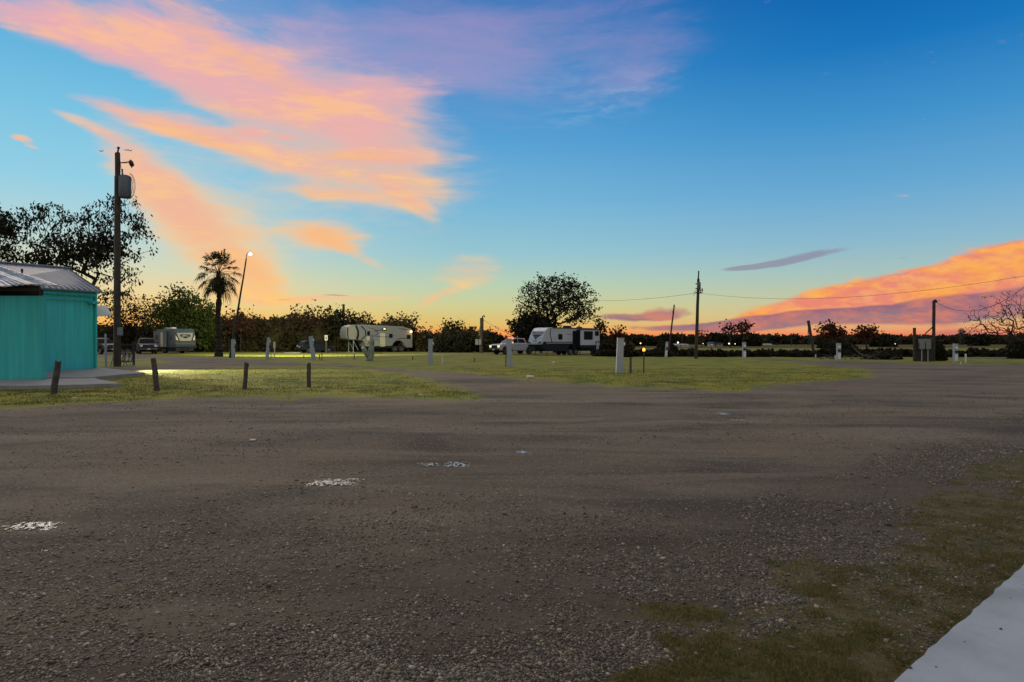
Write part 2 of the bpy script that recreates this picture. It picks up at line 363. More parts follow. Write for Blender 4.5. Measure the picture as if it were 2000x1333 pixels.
def height(x, y):
    h = (fbm(x*.35, y*.35, 50)-.5)*.10*np.clip((y-2)/6, .15, 1)
    h += (fbm(x*1.6, y*1.6, 60)-.5)*.022 + (fbm(x*6, y*6, 70, 3)-.5)*.010*np.clip(8/np.maximum(y,1), 0, 1)
    # tyre ruts sweeping across the lot
    h += .032*np.sin((y-.22*x)*1.1+2*fbm(x*.2, y*.2, 77))*np.clip((y-4)/6, 0, 1)*(y < 40)
    h = np.where(y > 60, h*.4, h)
    for cx, cy, a, b in PUDW:
        r = np.hypot((x-cx)/(a*1.5), (y-cy)/(b*1.5)); k = np.clip(1.3-r, 0, 1); k = k*k*(3-2*k)
        h = h*(1-k)+(-.035)*k
    return h
rows = [1.2]
while rows[-1] < 150: rows.append(rows[-1]*1.0115)
rows = np.array(rows); cols_ = np.linspace(-1.25, 1.25, 520)
YY, UU = np.meshgrid(rows, cols_, indexing='ij'); XX = UU*YY
GG = grassness(XX, YY); HH = height(XX, YY)
nr, nc = XX.shape
idx = np.arange(nr*nc).reshape(nr, nc)
quads = np.stack([idx[:-1,:-1], idx[:-1,1:], idx[1:,1:], idx[1:,:-1]], -1).reshape(-1, 4)
gm = GG.ravel()[quads].mean(1); V3 = np.stack([XX.ravel(), YY.ravel(), HH.ravel()], 1)
def groundmat():
    m = bpy.data.materials.new('gravel_dirt_and_grass'); m.use_nodes = True; t = NT(m.node_tree)
    pos = t.n('ShaderNodeNewGeometry').outputs['Position']
    g = t.n('ShaderNodeAttribute', attribute_name='g').outputs['Fac']
    big = t.noise(pos, .30, 4.0, .6, .5); mid = t.noise(pos, 1.7, 5.0, .65); fine = t.noise(pos, 22.0, 5.0, .7)
    sp = t.noise(pos, 95.0, 3.0, .8)
    streak = t.noise(t.mapping(pos, rot=(0,0,R(-14)), scale=(.18,.8,1)), .9, 6.0, .62, .8)
    dirt = t.mix(t.rng(streak, .34, .66), (.060,.048,.032,1), (.195,.153,.106,1))
    dirt = t.mix(t.m('MULTIPLY', t.rng(big, .40, .62), .6), dirt, (.185,.135,.088,1))
    dirt = t.mix(t.m('MULTIPLY', t.rng(mid, .55, .75), .55), dirt, (.052,.043,.036,1))
    v = t.n('ShaderNodeTexVoronoi', {'Vector': pos, 'Scale': 34.0, 'Randomness': 1.0})
    vr = t.n('ShaderNodeSeparateColor', {0: v.outputs['Color']}).outputs
    stone = t.rng(v.outputs['Distance'], .48, .30)
    isst = t.m('MULTIPLY', stone, t.m('GREATER_THAN', vr[0], .62))
    stc = t.mix(vr[1], (.045,.040,.036,1), (.38,.33,.28,1))
    dirt = t.mix(t.m('MULTIPLY', isst, .85), dirt, stc)
    dirt = t.mix(t.m('MULTIPLY', t.rng(sp, .56, .74), .5), dirt, (.28,.235,.185,1))
    dirt = t.mix(t.m('MULTIPLY', t.rng(fine, .5, .3), .6), dirt, (.052,.044,.034,1))
    zone = t.m('SUBTRACT', t.n('ShaderNodeSeparateXYZ', {0: pos}).outputs[1], t.m('ADD', t.m('MULTIPLY', t.n('ShaderNodeSeparateXYZ', {0: pos}).outputs[0], .8), t.m('MULTIPLY', big, 3.0)))
    dirt = t.mix(t.m('MULTIPLY', t.rng(zone, 5.2, 2.2), .55), dirt, (.045,.036,.026,1))   # near dirt darkened, roughly where loose gravel lies thick
    gn = t.noise(pos, .55, 6.0, .65, .4); g2 = t.noise(pos, 5.0, 5.0, .7)
    gr = t.ramp(gn, [(.34,(.085,.108,.007,1)),(.47,(.165,.185,.009,1)),(.58,(.25,.225,.014,1)),(.70,(.20,.145,.038,1))])
    gr = t.mix(t.m('MULTIPLY', t.rng(g2, .5, .75), .55), gr, (.065,.066,.014,1))
    # in the foreground the patches are darker, mossy and thin
    yv = t.n('ShaderNodeSeparateXYZ', {0: pos}).outputs[1]
    near = t.rng(yv, 14.0, 9.0)
    gr = t.mix(near, gr, t.mix(t.rng(g2, .36, .62), (.056,.062,.012,1), (.135,.098,.040,1)))
    gf = t.rng(t.m('ADD', g, t.m('MULTIPLY', t.m('SUBTRACT', mid, .5), .9)), .38, .62)
    gf = t.m('MULTIPLY', gf, t.m('SUBTRACT', 1.0, t.m('MULTIPLY', near, t.rng(fine, .45, .62, .0, .6))))
    c = t.mix(gf, dirt, gr)
    hgt = t.m('ADD', t.m('MULTIPLY', fine, .6), t.m('ADD', t.m('MULTIPLY', isst, .35), t.m('MULTIPLY', sp, .35)))
    bp = t.n('ShaderNodeBump', {'Height': hgt, 'Strength': .8, 'Distance': .018})
    wet = t.m('MULTIPLY', t.rng(mid, .60, .78), t.m('SUBTRACT', 1.0, gf))
    ro = t.m('SUBTRACT', .92, t.m('MULTIPLY', wet, .30))
    b = t.n('ShaderNodeBsdfPrincipled', {'Base Color': c, 'Roughness': ro, 'Normal': bp.outputs[0], 'Specular IOR Level': .25})
    t.n('ShaderNodeOutputMaterial', {0: b.outputs[0]}); return m
M['ground'] = groundmat()
def sub_ground(name, sel, kind):
    q = quads[sel]; u, inv = np.unique(q, return_inverse=True)
    me = np_mesh(name, V3[u], inv.reshape(-1, 4), 4)
    a = me.attributes.new('g', 'FLOAT', 'POINT'); a.data.foreach_set('value', GG.ravel()[u].astype(np.float32))
    return tag(link(name, me, M['ground'], smooth=True), kind=kind)
cy = V3[quads].mean(1)[:, 1]
sub_ground('gravel_drive', gm < .5, 'structure')
sub_ground('lawn', gm >= .5, 'structure')
fm = bpy.data.materials.new('far_field'); fm.use_nodes = True; t = NT(fm.node_tree)
pos = t.n('ShaderNodeNewGeometry').outputs['Position']
nn = t.noise(t.mapping(pos, scale=(.2,1,1)), .03, 5.0); c = t.mix(t.rng(nn, .35, .65), (.085,.072,.026,1), (.135,.108,.042,1))
b = t.n('ShaderNodeBsdfPrincipled', {'Base Color': c, 'Roughness': 1.0, 'Specular IOR Level': .05}); t.n('ShaderNodeOutputMaterial', {0: b.outputs[0]})
fb = MB(); fb.quad((-4000,-60,-.14),(4000,-60,-.14),(4000,5000,-.14),(-4000,5000,-.14)); tag(fb.build('ground', fm), kind='structure')
def hz(x, y): return float(height(np.array([x]), np.array([y]))[0])
# puddles: shallow water caught in the hollows, broken by crumbs of gravel
wm = bpy.data.materials.new('puddle_water'); wm.use_nodes = True; t = NT(wm.node_tree)
pos = t.n('ShaderNodeNewGeometry').outputs['Position']
bp = t.n('ShaderNodeBump', {'Height': t.noise(pos, 60.0, 3.0), 'Strength': .5, 'Distance': .01})
b = t.n('ShaderNodeBsdfPrincipled', {'Base Color': (.38,.37,.34,1), 'Roughness': .2, 'Normal': bp.outputs[0], 'IOR': 1.33, 'Specular IOR Level': 1.0}); t.n('ShaderNodeOutputMaterial', {0: b.outputs[0]})  # pale base colour imitates bright sky reflected in the water
for i, (cx, cy_, a, b_) in enumerate(PUDW):
    nx = 420; gx, gy = np.meshgrid(np.linspace(-1,1,nx), np.linspace(-1,1,160), indexing='ij')
    wx = cx+gx*a; wy = cy_+gy*b_
    msk = (1-np.hypot(gx, gy))*1.3 + (fbm(wx*7, wy*7, 90+i)-.5)*1.8 + (fbm(wx*60, wy*30, 190+i, 3)-.5)*5.0 > .62
    ii = np.arange(nx*160).reshape(nx, 160); q = np.stack([ii[:-1,:-1], ii[1:,:-1], ii[1:,1:], ii[:-1,1:]], -1).reshape(-1, 4)
    q = q[msk.ravel()[q].sum(1) >= 3]
    if len(q) < 6: continue
    u, inv = np.unique(q, return_inverse=True)
    me = np_mesh('puddle', np.stack([wx.ravel(), wy.ravel(), np.full(wx.size, -.018)], 1)[u], inv.reshape(-1, 4), 4)
    tag(link('puddle', me, wm), kind='structure')
# ------------------------------------------------------------------ loose gravel, straw and blades
ico = bmesh.new(); bmesh.ops.create_icosphere(ico, subdivisions=1, radius=1.0)
IV = np.array([v.co[:] for v in ico.verts]); ico.verts.index_update(); IF = np.array([[v.index for v in f.verts] for f in ico.faces]); ico.free()
def scatter(n, y0, y1, pw, dens):
    out = []
    tot = 0
    while tot < n:
        k = n*3; y = y0*(y1/y0)**(rs.rand(k)**pw); x = (rs.rand(k)*2-1)*.80*y
        keep = rs.rand(k) < dens(x, y); out.append(np.stack([x[keep], y[keep]], 1)); tot += keep.sum()
    return np.concatenate(out)[:n]
def pebdens(x, y):
    d = np.clip((fbm(x*.5, y*.5, 41)-.36)*3.2, .04, 1)*np.clip((fbm(x*2.5, y*2.5, 45)-.25)*2.4, .15, 1)
    left = np.clip((4.7+.95*x-y)/2.2+.30, .10, 1)         # thrown up towards the near right, thin on the beaten lot
    g = grassness(x, y)
    d = d*left*np.where(g > .5, .13, 1)
    return d*np.where(.889*x+1.62-y > -.02, np.where(.889*x+1.62-y < .2, .008, .0008), 1)
N1 = 150000
P = scatter(N1, 2.7, 22, 1.25, pebdens); n = len(P)
sz = np.exp(rs.randn(n)*.42)*.0041*(1+.03*P[:,1]); sz = np.minimum(sz, .03); sz[:60] *= 2.0
ax = np.stack([sz*(.9+.7*rs.rand(n)), sz*(.8+.4*rs.rand(n)), sz*(.45+.35*rs.rand(n))], 1)
th = rs.rand(n)*6.283; jit = 1+(rs.rand(n, len(IV))-.5)*.55
Vp = IV[None]*jit[..., None]*ax[:, None, :]
ct, sn = np.cos(th)[:, None], np.sin(th)[:, None]
tilt = (rs.rand(n)-.5)[:, None]*.7
Vz = Vp[..., 2]+Vp[..., 0]*tilt
Vx = Vp[..., 0]*ct-Vp[..., 1]*sn; Vy = Vp[..., 0]*sn+Vp[..., 1]*ct
hh = np.where(.889*P[:,0]+1.62-P[:,1] > 0, .060, height(P[:,0], P[:,1]))
Vall = np.stack([Vx+P[:,0:1], Vy+P[:,1:2], Vz+(hh+ax[:,2]*.35)[:, None]], -1).reshape(-1, 3)
Fall = (IF[None]+(np.arange(n)*len(IV))[:, None, None]).reshape(-1, 3)
pm = bpy.data.materials.new('gravel_stones'); pm.use_nodes = True; t = NT(pm.node_tree)
rp = t.n('ShaderNodeNewGeometry').outputs['Random Per Island']
c = t.ramp(rp, [(0,(.038,.030,.021,1)),(.42,(.080,.062,.040,1)),(.72,(.145,.114,.075,1)),(.90,(.245,.197,.135,1)),(.97,(.37,.31,.235,1)),(.98,(.40,.37,.32,1)),(.985,(.11,.06,.04,1)),(1,(.4,.38,.35,1))])
b = t.n('ShaderNodeBsdfPrincipled', {'Base Color': c, 'Roughness': .5, 'Specular IOR Level': .4}); t.n('ShaderNodeOutputMaterial', {0: b.outputs[0]})
tag(link('gravel', np_mesh('gravel', Vall, Fall, 3), pm), 'loose grey and tan gravel stones strewn over the drive', kind='stuff')
def blades(name, P, ln, wd, lean, m, label, z0=None, flat=False):
    n = len(P); a = rs.rand(n)*6.283; L = ln*(.5+rs.rand(n)); W = wd*(.6+.8*rs.rand(n))
    h = height(P[:,0], P[:,1]) if z0 is None else z0
    le = lean*(.3+rs.rand(n)); dx, dy = np.cos(a), np.sin(a); ux, uy = -dy, dx
    vz = np.sqrt(np.maximum(1-np.minimum(le, .995)**2, .0025))
    B = np.stack([P[:,0], P[:,1], h+(.006 if flat else -.005)], 1)
    S = np.stack([ux, uy, 0*ux], 1)*W[:, None]
    mid = B+np.stack([dx*le*.4, dy*le*.4, vz*.6], 1)*L[:, None]; tip = B+np.stack([dx*le, dy*le, vz*(.85 if not flat else .6)], 1)*L[:, None]
    V = np.stack([B-S, B+S, mid+S*.7, mid-S*.7, tip], 1).reshape(-1, 3)
    base = np.arange(n)[:, None]*5
    T = np.concatenate([base+np.array([0,1,2]), base+np.array([0,2,3]), base+np.array([3,2,4])])
    return tag(link(name, np_mesh(name, V, T, 3), m), label, kind='stuff')
P = scatter(48000, 2.6, 12, 1.0, lambda x, y: np.clip((grassness(x, y)-.42)*3.4, 0, 1)*np.clip((fbm(x*5, y*5, 99)-.42)*5, .06, 1)*((.889*x+1.62-y) < -.01))
blades('grass', P, .032, .0016, .85, M['blade'], 'thin green grass growing in patches beside the concrete path')
P = scatter(52000, 17, 40, 1.0, lambda x, y: np.clip((grassness(x, y)-.5)*3, 0, 1)*np.clip((fbm(x*2, y*2, 98)-.35)*4, .05, 1))
blades('grass', P, .06, .006, .6, M['blade'], 'short grass tufts of the near lawn around the wooden posts')
P = scatter(9000, 2.6, 10, 1.1, lambda x, y: np.clip(.12+(x/y+.1)*1.1+(fbm(x*1.5, y*1.5, 88)-.5)*2.2, .02, 1)*((.889*x+1.62-y) < -.01))
blades('straw', P, .030, .0012, .992, M['straw'], 'dry straw bits scattered over the gravel', flat=True)
# concrete path, near right corner
pa, pb = G(1742,1333,.06), G(2000,1104,.06); d = Vector((pb[0]-pa[0], pb[1]-pa[1])).normalized()
A0 = Vector(pa)-d*3; B0 = Vector(pb)+d*.25; nrm = Vector((d.y, -d.x))
cp = MB(); k = 60
edge = [A0+(B0-A0)*(i/k)+nrm*(.016*(vnoise(np.array([i*2.3]), np.array([.3]), 5)[0]-.5)*1.6) for i in range(k+1)]
poly = [(p.x, p.y) for p in edge]+[tuple(B0+nrm*2.6), tuple(A0+nrm*2.6)]
cp.prism(poly, 'z', -.12, .06); tag(cp.build('concrete_path', M['concrete']), kind='structure')
# ------------------------------------------------------------------ building helpers
def P3(px, Y, py): return (XA(px, Y), Y, ZA(py, Y))
def slab_pts(L, z=.1): return [G(px, py, z) for px, py in L]
pd = MB(); pd.prism(slab_pts([(-60,755),(60,754),(160,752),(236,749.5),(190,741),(176,737),(-60,737)], .10), 'z', -.1, .10)
tag(pd.build('concrete_pad', M['pad']), kind='structure')
pd = MB(); pd.prism(slab_pts([(60,738),(176,738),(215,734),(284,728.5),(196,718.5),(150,716),(60,716)], .13), 'z', -.1, .13)
tag(pd.build('concrete_pad', M['pad']), kind='structure')
# ------------------------------------------------------------------ turquoise wash house
wh = thing('wash_house', 'turquoise sheet metal wash house with dark standing seam roof and rusty porch roof', 'building', (-22.5, 33, 0))
inv = lambda p: (p[0]+22.5, p[1]-33, p[2])
def seam_wall(name, A, B, z0, zA, zB, th, m, rib=.34, parent=wh, out=(1,0)):
    """ribbed sheet wall from A to B (x,y), thickness away from 'out'"""
    A = Vector((A[0]+22.5, A[1]-33)); B = Vector((B[0]+22.5, B[1]-33)); d = (B-A); L = d.length; d.normalize(); o = Vector(out).normalized()
    b = MB(); n = max(1, int(L/rib)); pts = []
    for i in range(n):
        s = i*L/n; w_ = L/n
        pts += [(s, 0), (s+w_*.80, 0), (s+w_*.84, .022), (s+w_*.96, .022)]
    pts.append((L, 0))
    fr = []; bk = []
    for s, q in pts:
        p = A+d*s; zt = zA+(zB-zA)*s/L
        fr.append((b.bm.verts.new((p.x+o.x*q, p.y+o.y*q, z0)), b.bm.verts.new((p.x+o.x*q, p.y+o.y*q, zt))))
        bk.append((b.bm.verts.new((p.x-o.x*th, p.y-o.y*th, z0)), b.bm.verts.new((p.x-o.x*th, p.y-o.y*th, zt))))
    for i in range(len(pts)-1):
        b.bm.faces.new((fr[i][0], fr[i+1][0], fr[i+1][1], fr[i][1])); b.bm.faces.new((bk[i+1][0], bk[i][0], bk[i][1], bk[i+1][1]))
        b.bm.faces.new((fr[i][1], fr[i+1][1], bk[i+1][1], bk[i][1]))
    for k in (0, -1): b.bm.faces.new((fr[k][0], fr[k][1], bk[k][1], bk[k][0]))
    bmesh.ops.recalc_face_normals(b.bm, faces=b.bm.faces[:])
    return b.build(name, m, parent)
# main block: side wall facing the lawn, end wall behind, hidden walls
C0 = (-22.95, 29.6); C1 = (-22.32, 36.4)
seam_wall('wall', C0, C1, .10, 4.06, 4.22, .12, M['teal'], 1.1, out=(1,-.09))
seam_wall('wall', C1, (-28.4, 37.1), .10, 4.22, 4.22, .12, M['teal'], .6, out=(.1,1))
seam_wall('wall', (-28.9, 29.9), (-28.4, 37.1), .10, 4.06, 4.22, .12, M['teal'], .6, out=(-1,0))
seam_wall('wall', C0, (-28.9, 29.9), .10, 4.06, 4.06, .12, M['teal'], .6, out=(-.1,-1))
b = MB(); b.box(inv((-22.27,36.47,2.2)), (.16,.12,4.1), Matrix.Rotation(R(-5),3,'Z'), .01); b.build('corner_trim', M['teal'], wh)
b = MB()
dA = Vector((C1[0]-C0[0], C1[1]-C0[1], .16)); p0 = Vector(inv((C0[0]+.07, C0[1], 3.97))); p1 = Vector(inv((C1[0]+.07, C1[1], 4.13)))
b.tube([p0+Vector((.05,0,-.12)), p1+Vector((.05,.0,-.12))], .075, 4); b.tube([p0+Vector((.03,0,-.42)), p1+Vector((.03,0,-.42))], .03, 4); b.build('eave_trim', M['teal_dull'], wh)
b = MB(); b.box(inv((-22.14,36.1,3.62)), (.26,.5,.12), None, .01); b.build('eave_vent', M['teal_dull'], wh)
# gable roof with seams
e0, e1 = Vector(inv((-22.75,29.2,4.07))), Vector(inv((-22.06,36.75,4.27))); r0, r1 = Vector(inv((-26.0,29.5,5.28))), Vector(inv((-24.0,36.9,5.52)))
f0, f1 = Vector(inv((-29.3,29.9,4.0))), Vector(inv((-28.3,37.3,4.2)))
b = MB()
for q in ((e0,e1,r1,r0), (r0,r1,f1,f0)):
    up = [b.bm.verts.new(v) for v in q]; dn = [b.bm.verts.new(v-Vector((0,0,.07))) for v in q]
    b.bm.faces.new(up); b.bm.faces.new(dn[::-1])
    for k in range(4): b.bm.faces.new((up[k], dn[k], dn[(k+1)%4], up[(k+1)%4]))
for i in range(20):
    t_ = i/19; b.tube([e0.lerp(e1,t_)+Vector((0,0,.02)), r0.lerp(r1,t_)+Vector((0,0,.02))], .022, 4)
b.tube([r0+Vector((0,0,.03)), r1+Vector((0,0,.03))], .07, 6)
bmesh.ops.recalc_face_normals(b.bm, faces=b.bm.faces[:])
roof = b.build('roof', M['roof'], wh)
b = MB(); b.tube([inv(P3(42,32.4,518)), inv(P3(42,32.4,500+14))], .05, 8); pv = [inv((-23.4,32.6,4.3)), inv((-23.4,32.6,5.05))]
b = MB(); b.tube(pv, .05, 8); b.build('vent_pipe', M['dark_metal'], wh)
b = MB(); b.prism([(-.45,0),(.45,0),(0,1.0)], 'y', -.04, .04)
o_ = b.build('gable', M['teal_dull'], wh); o_.location = inv((-25.2,37.05,4.22)); o_.scale = (7.0,1,1.2)
# screen wall in front of the porch, dark opening above
seam_wall('screen_wall', (-27.5,25.9), (-18.12,26.45), .10, 3.33, 3.35, .07, M['teal'], 1.55, out=(0.05,-1))
b = MB(); b.box(inv((-18.11,26.45,1.72)), (.07,.13,3.3), None, .01); b.build('screen_post', M['teal_dull'], wh)
b = MB(); b.box(inv((-23.6,28.2,2.2)), (8.2,.1,3.9)); b.build('porch_back_wall', M['dark_wood'], wh)  # coloured dark to stand for the shade inside the porch
b = MB(); b.box(inv((-19.2,27.9,3.35)), (.07,.07,.7)); b.box(inv((-22.9,26.2,3.58)), (9.4,.10,.12)); b.build('porch_beam', M['dark_wood'], wh)
# porch roof: corrugated tin rising to the back left
q0 = Vector(inv((-32,24.6,3.70))); q1 = Vector(inv((-17.25,25.95,3.74))); q2 = Vector(inv((-22.9,30.3,4.98))); q3 = Vector(inv((-33,29.3,4.98)))
b = MB(); nx, ny = 150, 8; g = []
for j in range(ny+1):
    row = []
    for i in range(nx+1):
        a = q0.lerp(q1, i/nx); c = q3.lerp(q2, i/nx); p = a.lerp(c, j/ny)
        sag = (float(vnoise(np.array([i*.13]), np.array([j*.5]), 3)[0])-.5)*.10*(1-j/ny)
        row.append(b.bm.verts.new((p.x, p.y, p.z+sag+.020*math.sin(i*math.pi/1.0*.9))))
    g.append(row)
for j in range(ny):
    for i in range(nx): b.bm.faces.new((g[j][i], g[j][i+1], g[j+1][i+1], g[j+1][i]))
geo = b.bm.faces[:]; r_ = bmesh.ops.extrude_face_region(b.bm, geom=geo)
for v in [v for v in r_['geom'] if isinstance(v, bmesh.types.BMVert)]: v.co.z -= .05
bmesh.ops.recalc_face_normals(b.bm, faces=b.bm.faces[:]); b.build('porch_roof', M['tin'], wh)
# small awning on the far side with a lit lamp under it
M['fibreglass'] = leafmat('fibreglass_sheet', (.78,.82,.80), (.8,.84,.82))
b = MB(); aw = [P3(180,37.6,597), P3(208,38.0,598), P3(219,37.0,616), P3(181,36.8,617)]
up = [b.bm.verts.new(inv(v)) for v in aw]; dn = [b.bm.verts.new((inv(v)[0], inv(v)[1], v[2]-.05)) for v in aw]
b.bm.faces.new(up); b.bm.faces.new(dn[::-1])
for k_ in range(4): b.bm.faces.new((up[k_], dn[k_], dn[(k_+1)%4], up[(k_+1)%4]))
bmesh.ops.recalc_face_normals(b.bm, faces=b.bm.faces[:]); b.build('awning', M['fibreglass'], wh)
lampm = emis('lamp_glow', (1, .86, .62), 6.0)
b = MB(); b.box(inv((-23.2,37.35,2.75)), (.25,.18,.14), None, .02); b.build('wall_lamp', lampm, wh)
def point(name, loc, e, c, r=.15, spot=None, rot=None, parent=None):
    l = bpy.data.lights.new(name, 'SPOT' if spot else 'POINT'); l.energy = e; l.color = c; l.shadow_soft_size = r
    if spot: l.spot_size = R(spot); l.spot_blend = .3
    o = bpy.data.objects.new(name, l); col.objects.link(o); o.location = loc
    if rot: o.rotation_euler = rot
    return o
point('wall_lamp_light', (-22.85, 38.3, 2.0), 13000, (1,.92,.50), .12, 50, Vector((.90,-.40,-.10)).to_track_quat('-Z','Y').to_euler())
# ------------------------------------------------------------------ utility poles
def wobble(a, b, n, s, seed=0):
    r = random.Random(seed); a, b = Vector(a), Vector(b); return [a.lerp(b, i/n)+Vector((r.uniform(-s,s), r.uniform(-s,s), 0))*(0 < i < n) for i in range(n+1)]
def pole(label, px, Y, pytop, r0, r1, pxtop=None, group=None, cat='utility pole', name='utility_pole', m='pole', z0=-.3):
    x0 = XA(px, Y); xt = XA(pxtop if pxtop is not None else px, Y); zt = ZA(pytop, Y)
    o = thing(name, label, cat, (x0, Y, 0), group=group)
    b = MB(); b.tube(wobble((0,0,z0), (xt-x0, 0, zt), 6, .012*zt/5), [r0+(r1-r0)*i/6 for i in range(7)], 10); b.build('pole', M[m], o)
    return o, Vector((xt-x0, 0, zt))
def transformer(o, at, r, h, side=1):
    b = MB(); b.tube([(0,0,0),(0,0,h*.06),(0,0,h*.94),(0,0,h)], [r*.85,r,r,r*.7], 14); t_ = b.build('transformer', M['dark_steel'], o, True); t_.location = at
    b = MB()
    b.tube([(-side*r*.45,0,h),(-side*r*.45,0,h+.16),(-side*r*.45,0,h+.34)], [.06,.045,.03], 8); b.sphere((-side*r*.45,0,h+.36), .05); b.build('bushing', M['dark_metal'], t_)
    for kz in (.8,.25): b = MB(); b.box((-side*(r+.05),0,h*kz), (.16,.1,.08)); b.build('bracket', M['dark_metal'], t_)
    return t_
o, tp = pole('tall wooden utility pole with grey transformer and arm lamp behind the turquoise wash house', 229.5, 43, 300, .205, .15)
X = 0
transformer(o, (.50, -.05, ZA(388,43)), .36, 1.42)
b = MB(); b.tube([(0,0,tp.z-.05),(.05,0,tp.z+.25)], .05, 6); b.sphere((.06,0,tp.z+.33), .09, (1,1,.9)); b.box((.02,0,tp.z+.02), (.2,.1,.06)); b.build('insulator', M['dark_metal'], o)
b = MB(); za = ZA(319,43); b.tube([(.1,0,za),(.35,0,za+.02),(.62,0,za+.05),(.82,0,za+.1)], .03, 6); b.tube([(.1,0,za-.02),(.72,0,za-.01)], .015, 5); arm = b.build('lamp_arm', M['dark_metal'], o)
b = MB(); b.tube([(.82,-.02,za+.18),(.86,-.02,za+.02),(.93,-.02,za-.18),(.90,-.02,za-.32)], [.05,.14,.13,.05], 10); b.build('lamp_head', M['dark_metal'], arm, True)
b = MB()
zc = ZA(365,43)
for k_, (rx, rz) in enumerate(((.30,.74),(.40,.80),(.24,.60))):
    b.tube([(.80+rx*math.sin(a)*.9, -.05-.03*k_, zc+rz*math.cos(a)) for a in [math.pi*i/14 for i in range(15)]], .014, 5)
b.tube([(.15,0,ZA(310,43)),(.3,-.1,ZA(336,43)),(.35,-.05,ZA(341,43))], .015, 5); b.tube([(.2,-.18,ZA(395,43)),(.55,-.2,ZA(398,43)),(.9,-.1,ZA(385,43))], .014, 5); b.build('cable', M['wire'], o)
b = MB(); b.tube([(-.22,-.05,0),(-.18,-.05,6),(-.14,-.05,12)], .03, 6); b.build('conduit', M['grey_metal'], o)
b = MB(); b.box((.22,-.1,2.2), (.26,.2,.5), None, .02); b.build('meter_box', M['grey_metal'], o)
# leaning pole with the lit floodlight
LY = 66
lp, tp = pole('thin leaning dark pole carrying a glowing white floodlight beside the palm', 448.5, LY, 506, .13, .06, 481, cat='lamp pole', name='lamp_pole', m='dark_metal')
b = MB(); b.tube([tp, tp+Vector((.02,0,.35)), tp+Vector((.15,0,.55)), tp+Vector((.35,-.1,.58))], .04, 6); b.build('lamp_arm', M['grey_metal'], lp)
b = MB(); b.sphere((tp.x+.42,-.12,tp.z+.42), .17, (1,1,.8)); b.build('lamp_globe', emis('flood_glow', (.95,1,1), 4), lp, True)
LP = (XA(481,LY)+1.6, LY+1.6, tp.z+.2)
point('floodlight_light', LP, 24000, (1,.98,.55), .3, 98, Vector((.02,.86,-.5)).to_track_quat('-Z','Y').to_euler())
# mid right pole with transformer
o, tp = pole('dark utility pole with transformer and fuse cutouts above the right hand scrub', 1359, 62, 546, .17, .12, 1364, m='pole')
transformer(o, (.22,-.2,ZA(569,62)), .17, .78, 1)
b = MB(); b.tube([tp-Vector((0,0,.2)), tp+Vector((.03,0,.75))], .06, 6); b.build('top_pin', M['dark_metal'], o)
b = MB(); b.tube([(tp.x-.05,0,tp.z-1),(tp.x-.35,0,tp.z-1.1),(tp.x-.42,0,tp.z-1.5)], .02, 5); b.build('jumper_wire', M['wire'], o)
b = MB(); b.tube([(tp.x+.35,0,tp.z-.85),(tp.x+.35,0,tp.z-1.15)], .06, 6); b.build('cutout', M['dark_metal'], o)
b = MB(); b.tube([(tp.x+.18,0,tp.z-.75),(tp.x+.2,0,tp.z-1.2)], .04, 6); b.build('cutout', M['dark_metal'], o)
b = MB(); b.tube([(tp.x-.3,0,ZA(573,62)),(tp.x+.35,0,ZA(573,62))], .06, 6); b.build('crossarm', M['dark_metal'], o)
mp = Vector((XA(1363,62), 62, ZA(573,62)))
# leaning slim pole
o, tp = pole('slender leaning pole rising behind a white pedestal in the middle distance', 1304, 72, 596, .10, .07, 1317, m='pole', name='leaning_pole')
b = MB(); b.box((tp.x-.12,0,tp.z-.85), (.13,.12,.4)); b.build('bracket', M['dark_metal'], o)
pole('thick bare pole stub leaning left over the far scrub', 1591, 78, 627, .16, .16, 1578.5, name='leaning_pole')
pole('short black pole rising behind the white motorhome trailer roof', 671, 108, 595, .19, .19)
pole('dark pole standing inside the round crown beside the white and black trailer', 1057, 92, 556, .2, .13, 1050)
o, tp = pole('dark service pole with curved weatherhead left of the white pickup', 940, 90, 622, .24, .24, 941)
b = MB(); b.tube([tp+Vector((.1,-.2,-1)), tp+Vector((.1,-.2,.15)), tp+Vector((.25,-.2,.33)), tp+Vector((.4,-.2,.12))], .09, 8); b.build('weatherhead', M['dark_metal'], o)
b = MB(); b.tube([(-.3,0,2.3),(-.25,0,1.8+1.4),(.1,0,4.1)], .04, 6); b.build('conduit', M['grey_metal'], o)
b = MB(); b.box((-.55,-.15,ZA(669,90)), (.42,.2,.75), None, .03); b.box((-.12,-.3,ZA(669,90)), (.30,.2,.75), None, .03); b.build('meter_box', M['grey_metal'], o)
sv = Vector((XA(943,90), 90, ZA(625,90)))
# right service pole with frame
o, tp = pole('rust dark service pole with weatherhead and brace beside the twin meter boxes', 1823, 54, 588, .12, .115, 1824)
b = MB(); b.tube([tp+Vector((.02,0,-.1)), tp+Vector((.06,0,.06)), tp+Vector((.16,0,.03)), tp+Vector((.22,0,-.16))], .06, 8); b.build('weatherhead', M['dark_metal'], o)
b = MB(); b.tube([(0,-.05,ZA(638,54)), (-.65,-.05,ZA(652,54)), (-.69,-.05,ZA(660,54)), (-.69,-.05,1.3)], .045, 6); b.build('conduit', M['dark_metal'], o)
b = MB(); b.tube([tp+Vector((0,0,-.1)), tp+Vector((.2,0,-.15)), tp+Vector((.42,0,.02)), tp+Vector((.5,0,-.02))], .02, 5); b.build('insulator', M['dark_metal'], o)
rp_ = Vector((XA(1828,54), 54, ZA(591,54)))
fr = thing('meter_rack', 'dark timber rack with two pale grey meter boxes on thin legs', 'meter rack', (XA(1802,53.5), 53.5, 0))
s_ = 53.5/F
b = MB(); b.box((-16*s_,0,ZA(676,53.5)+.1), (.16,.16,2.6)); b.build('post', M['dark_wood'], fr)
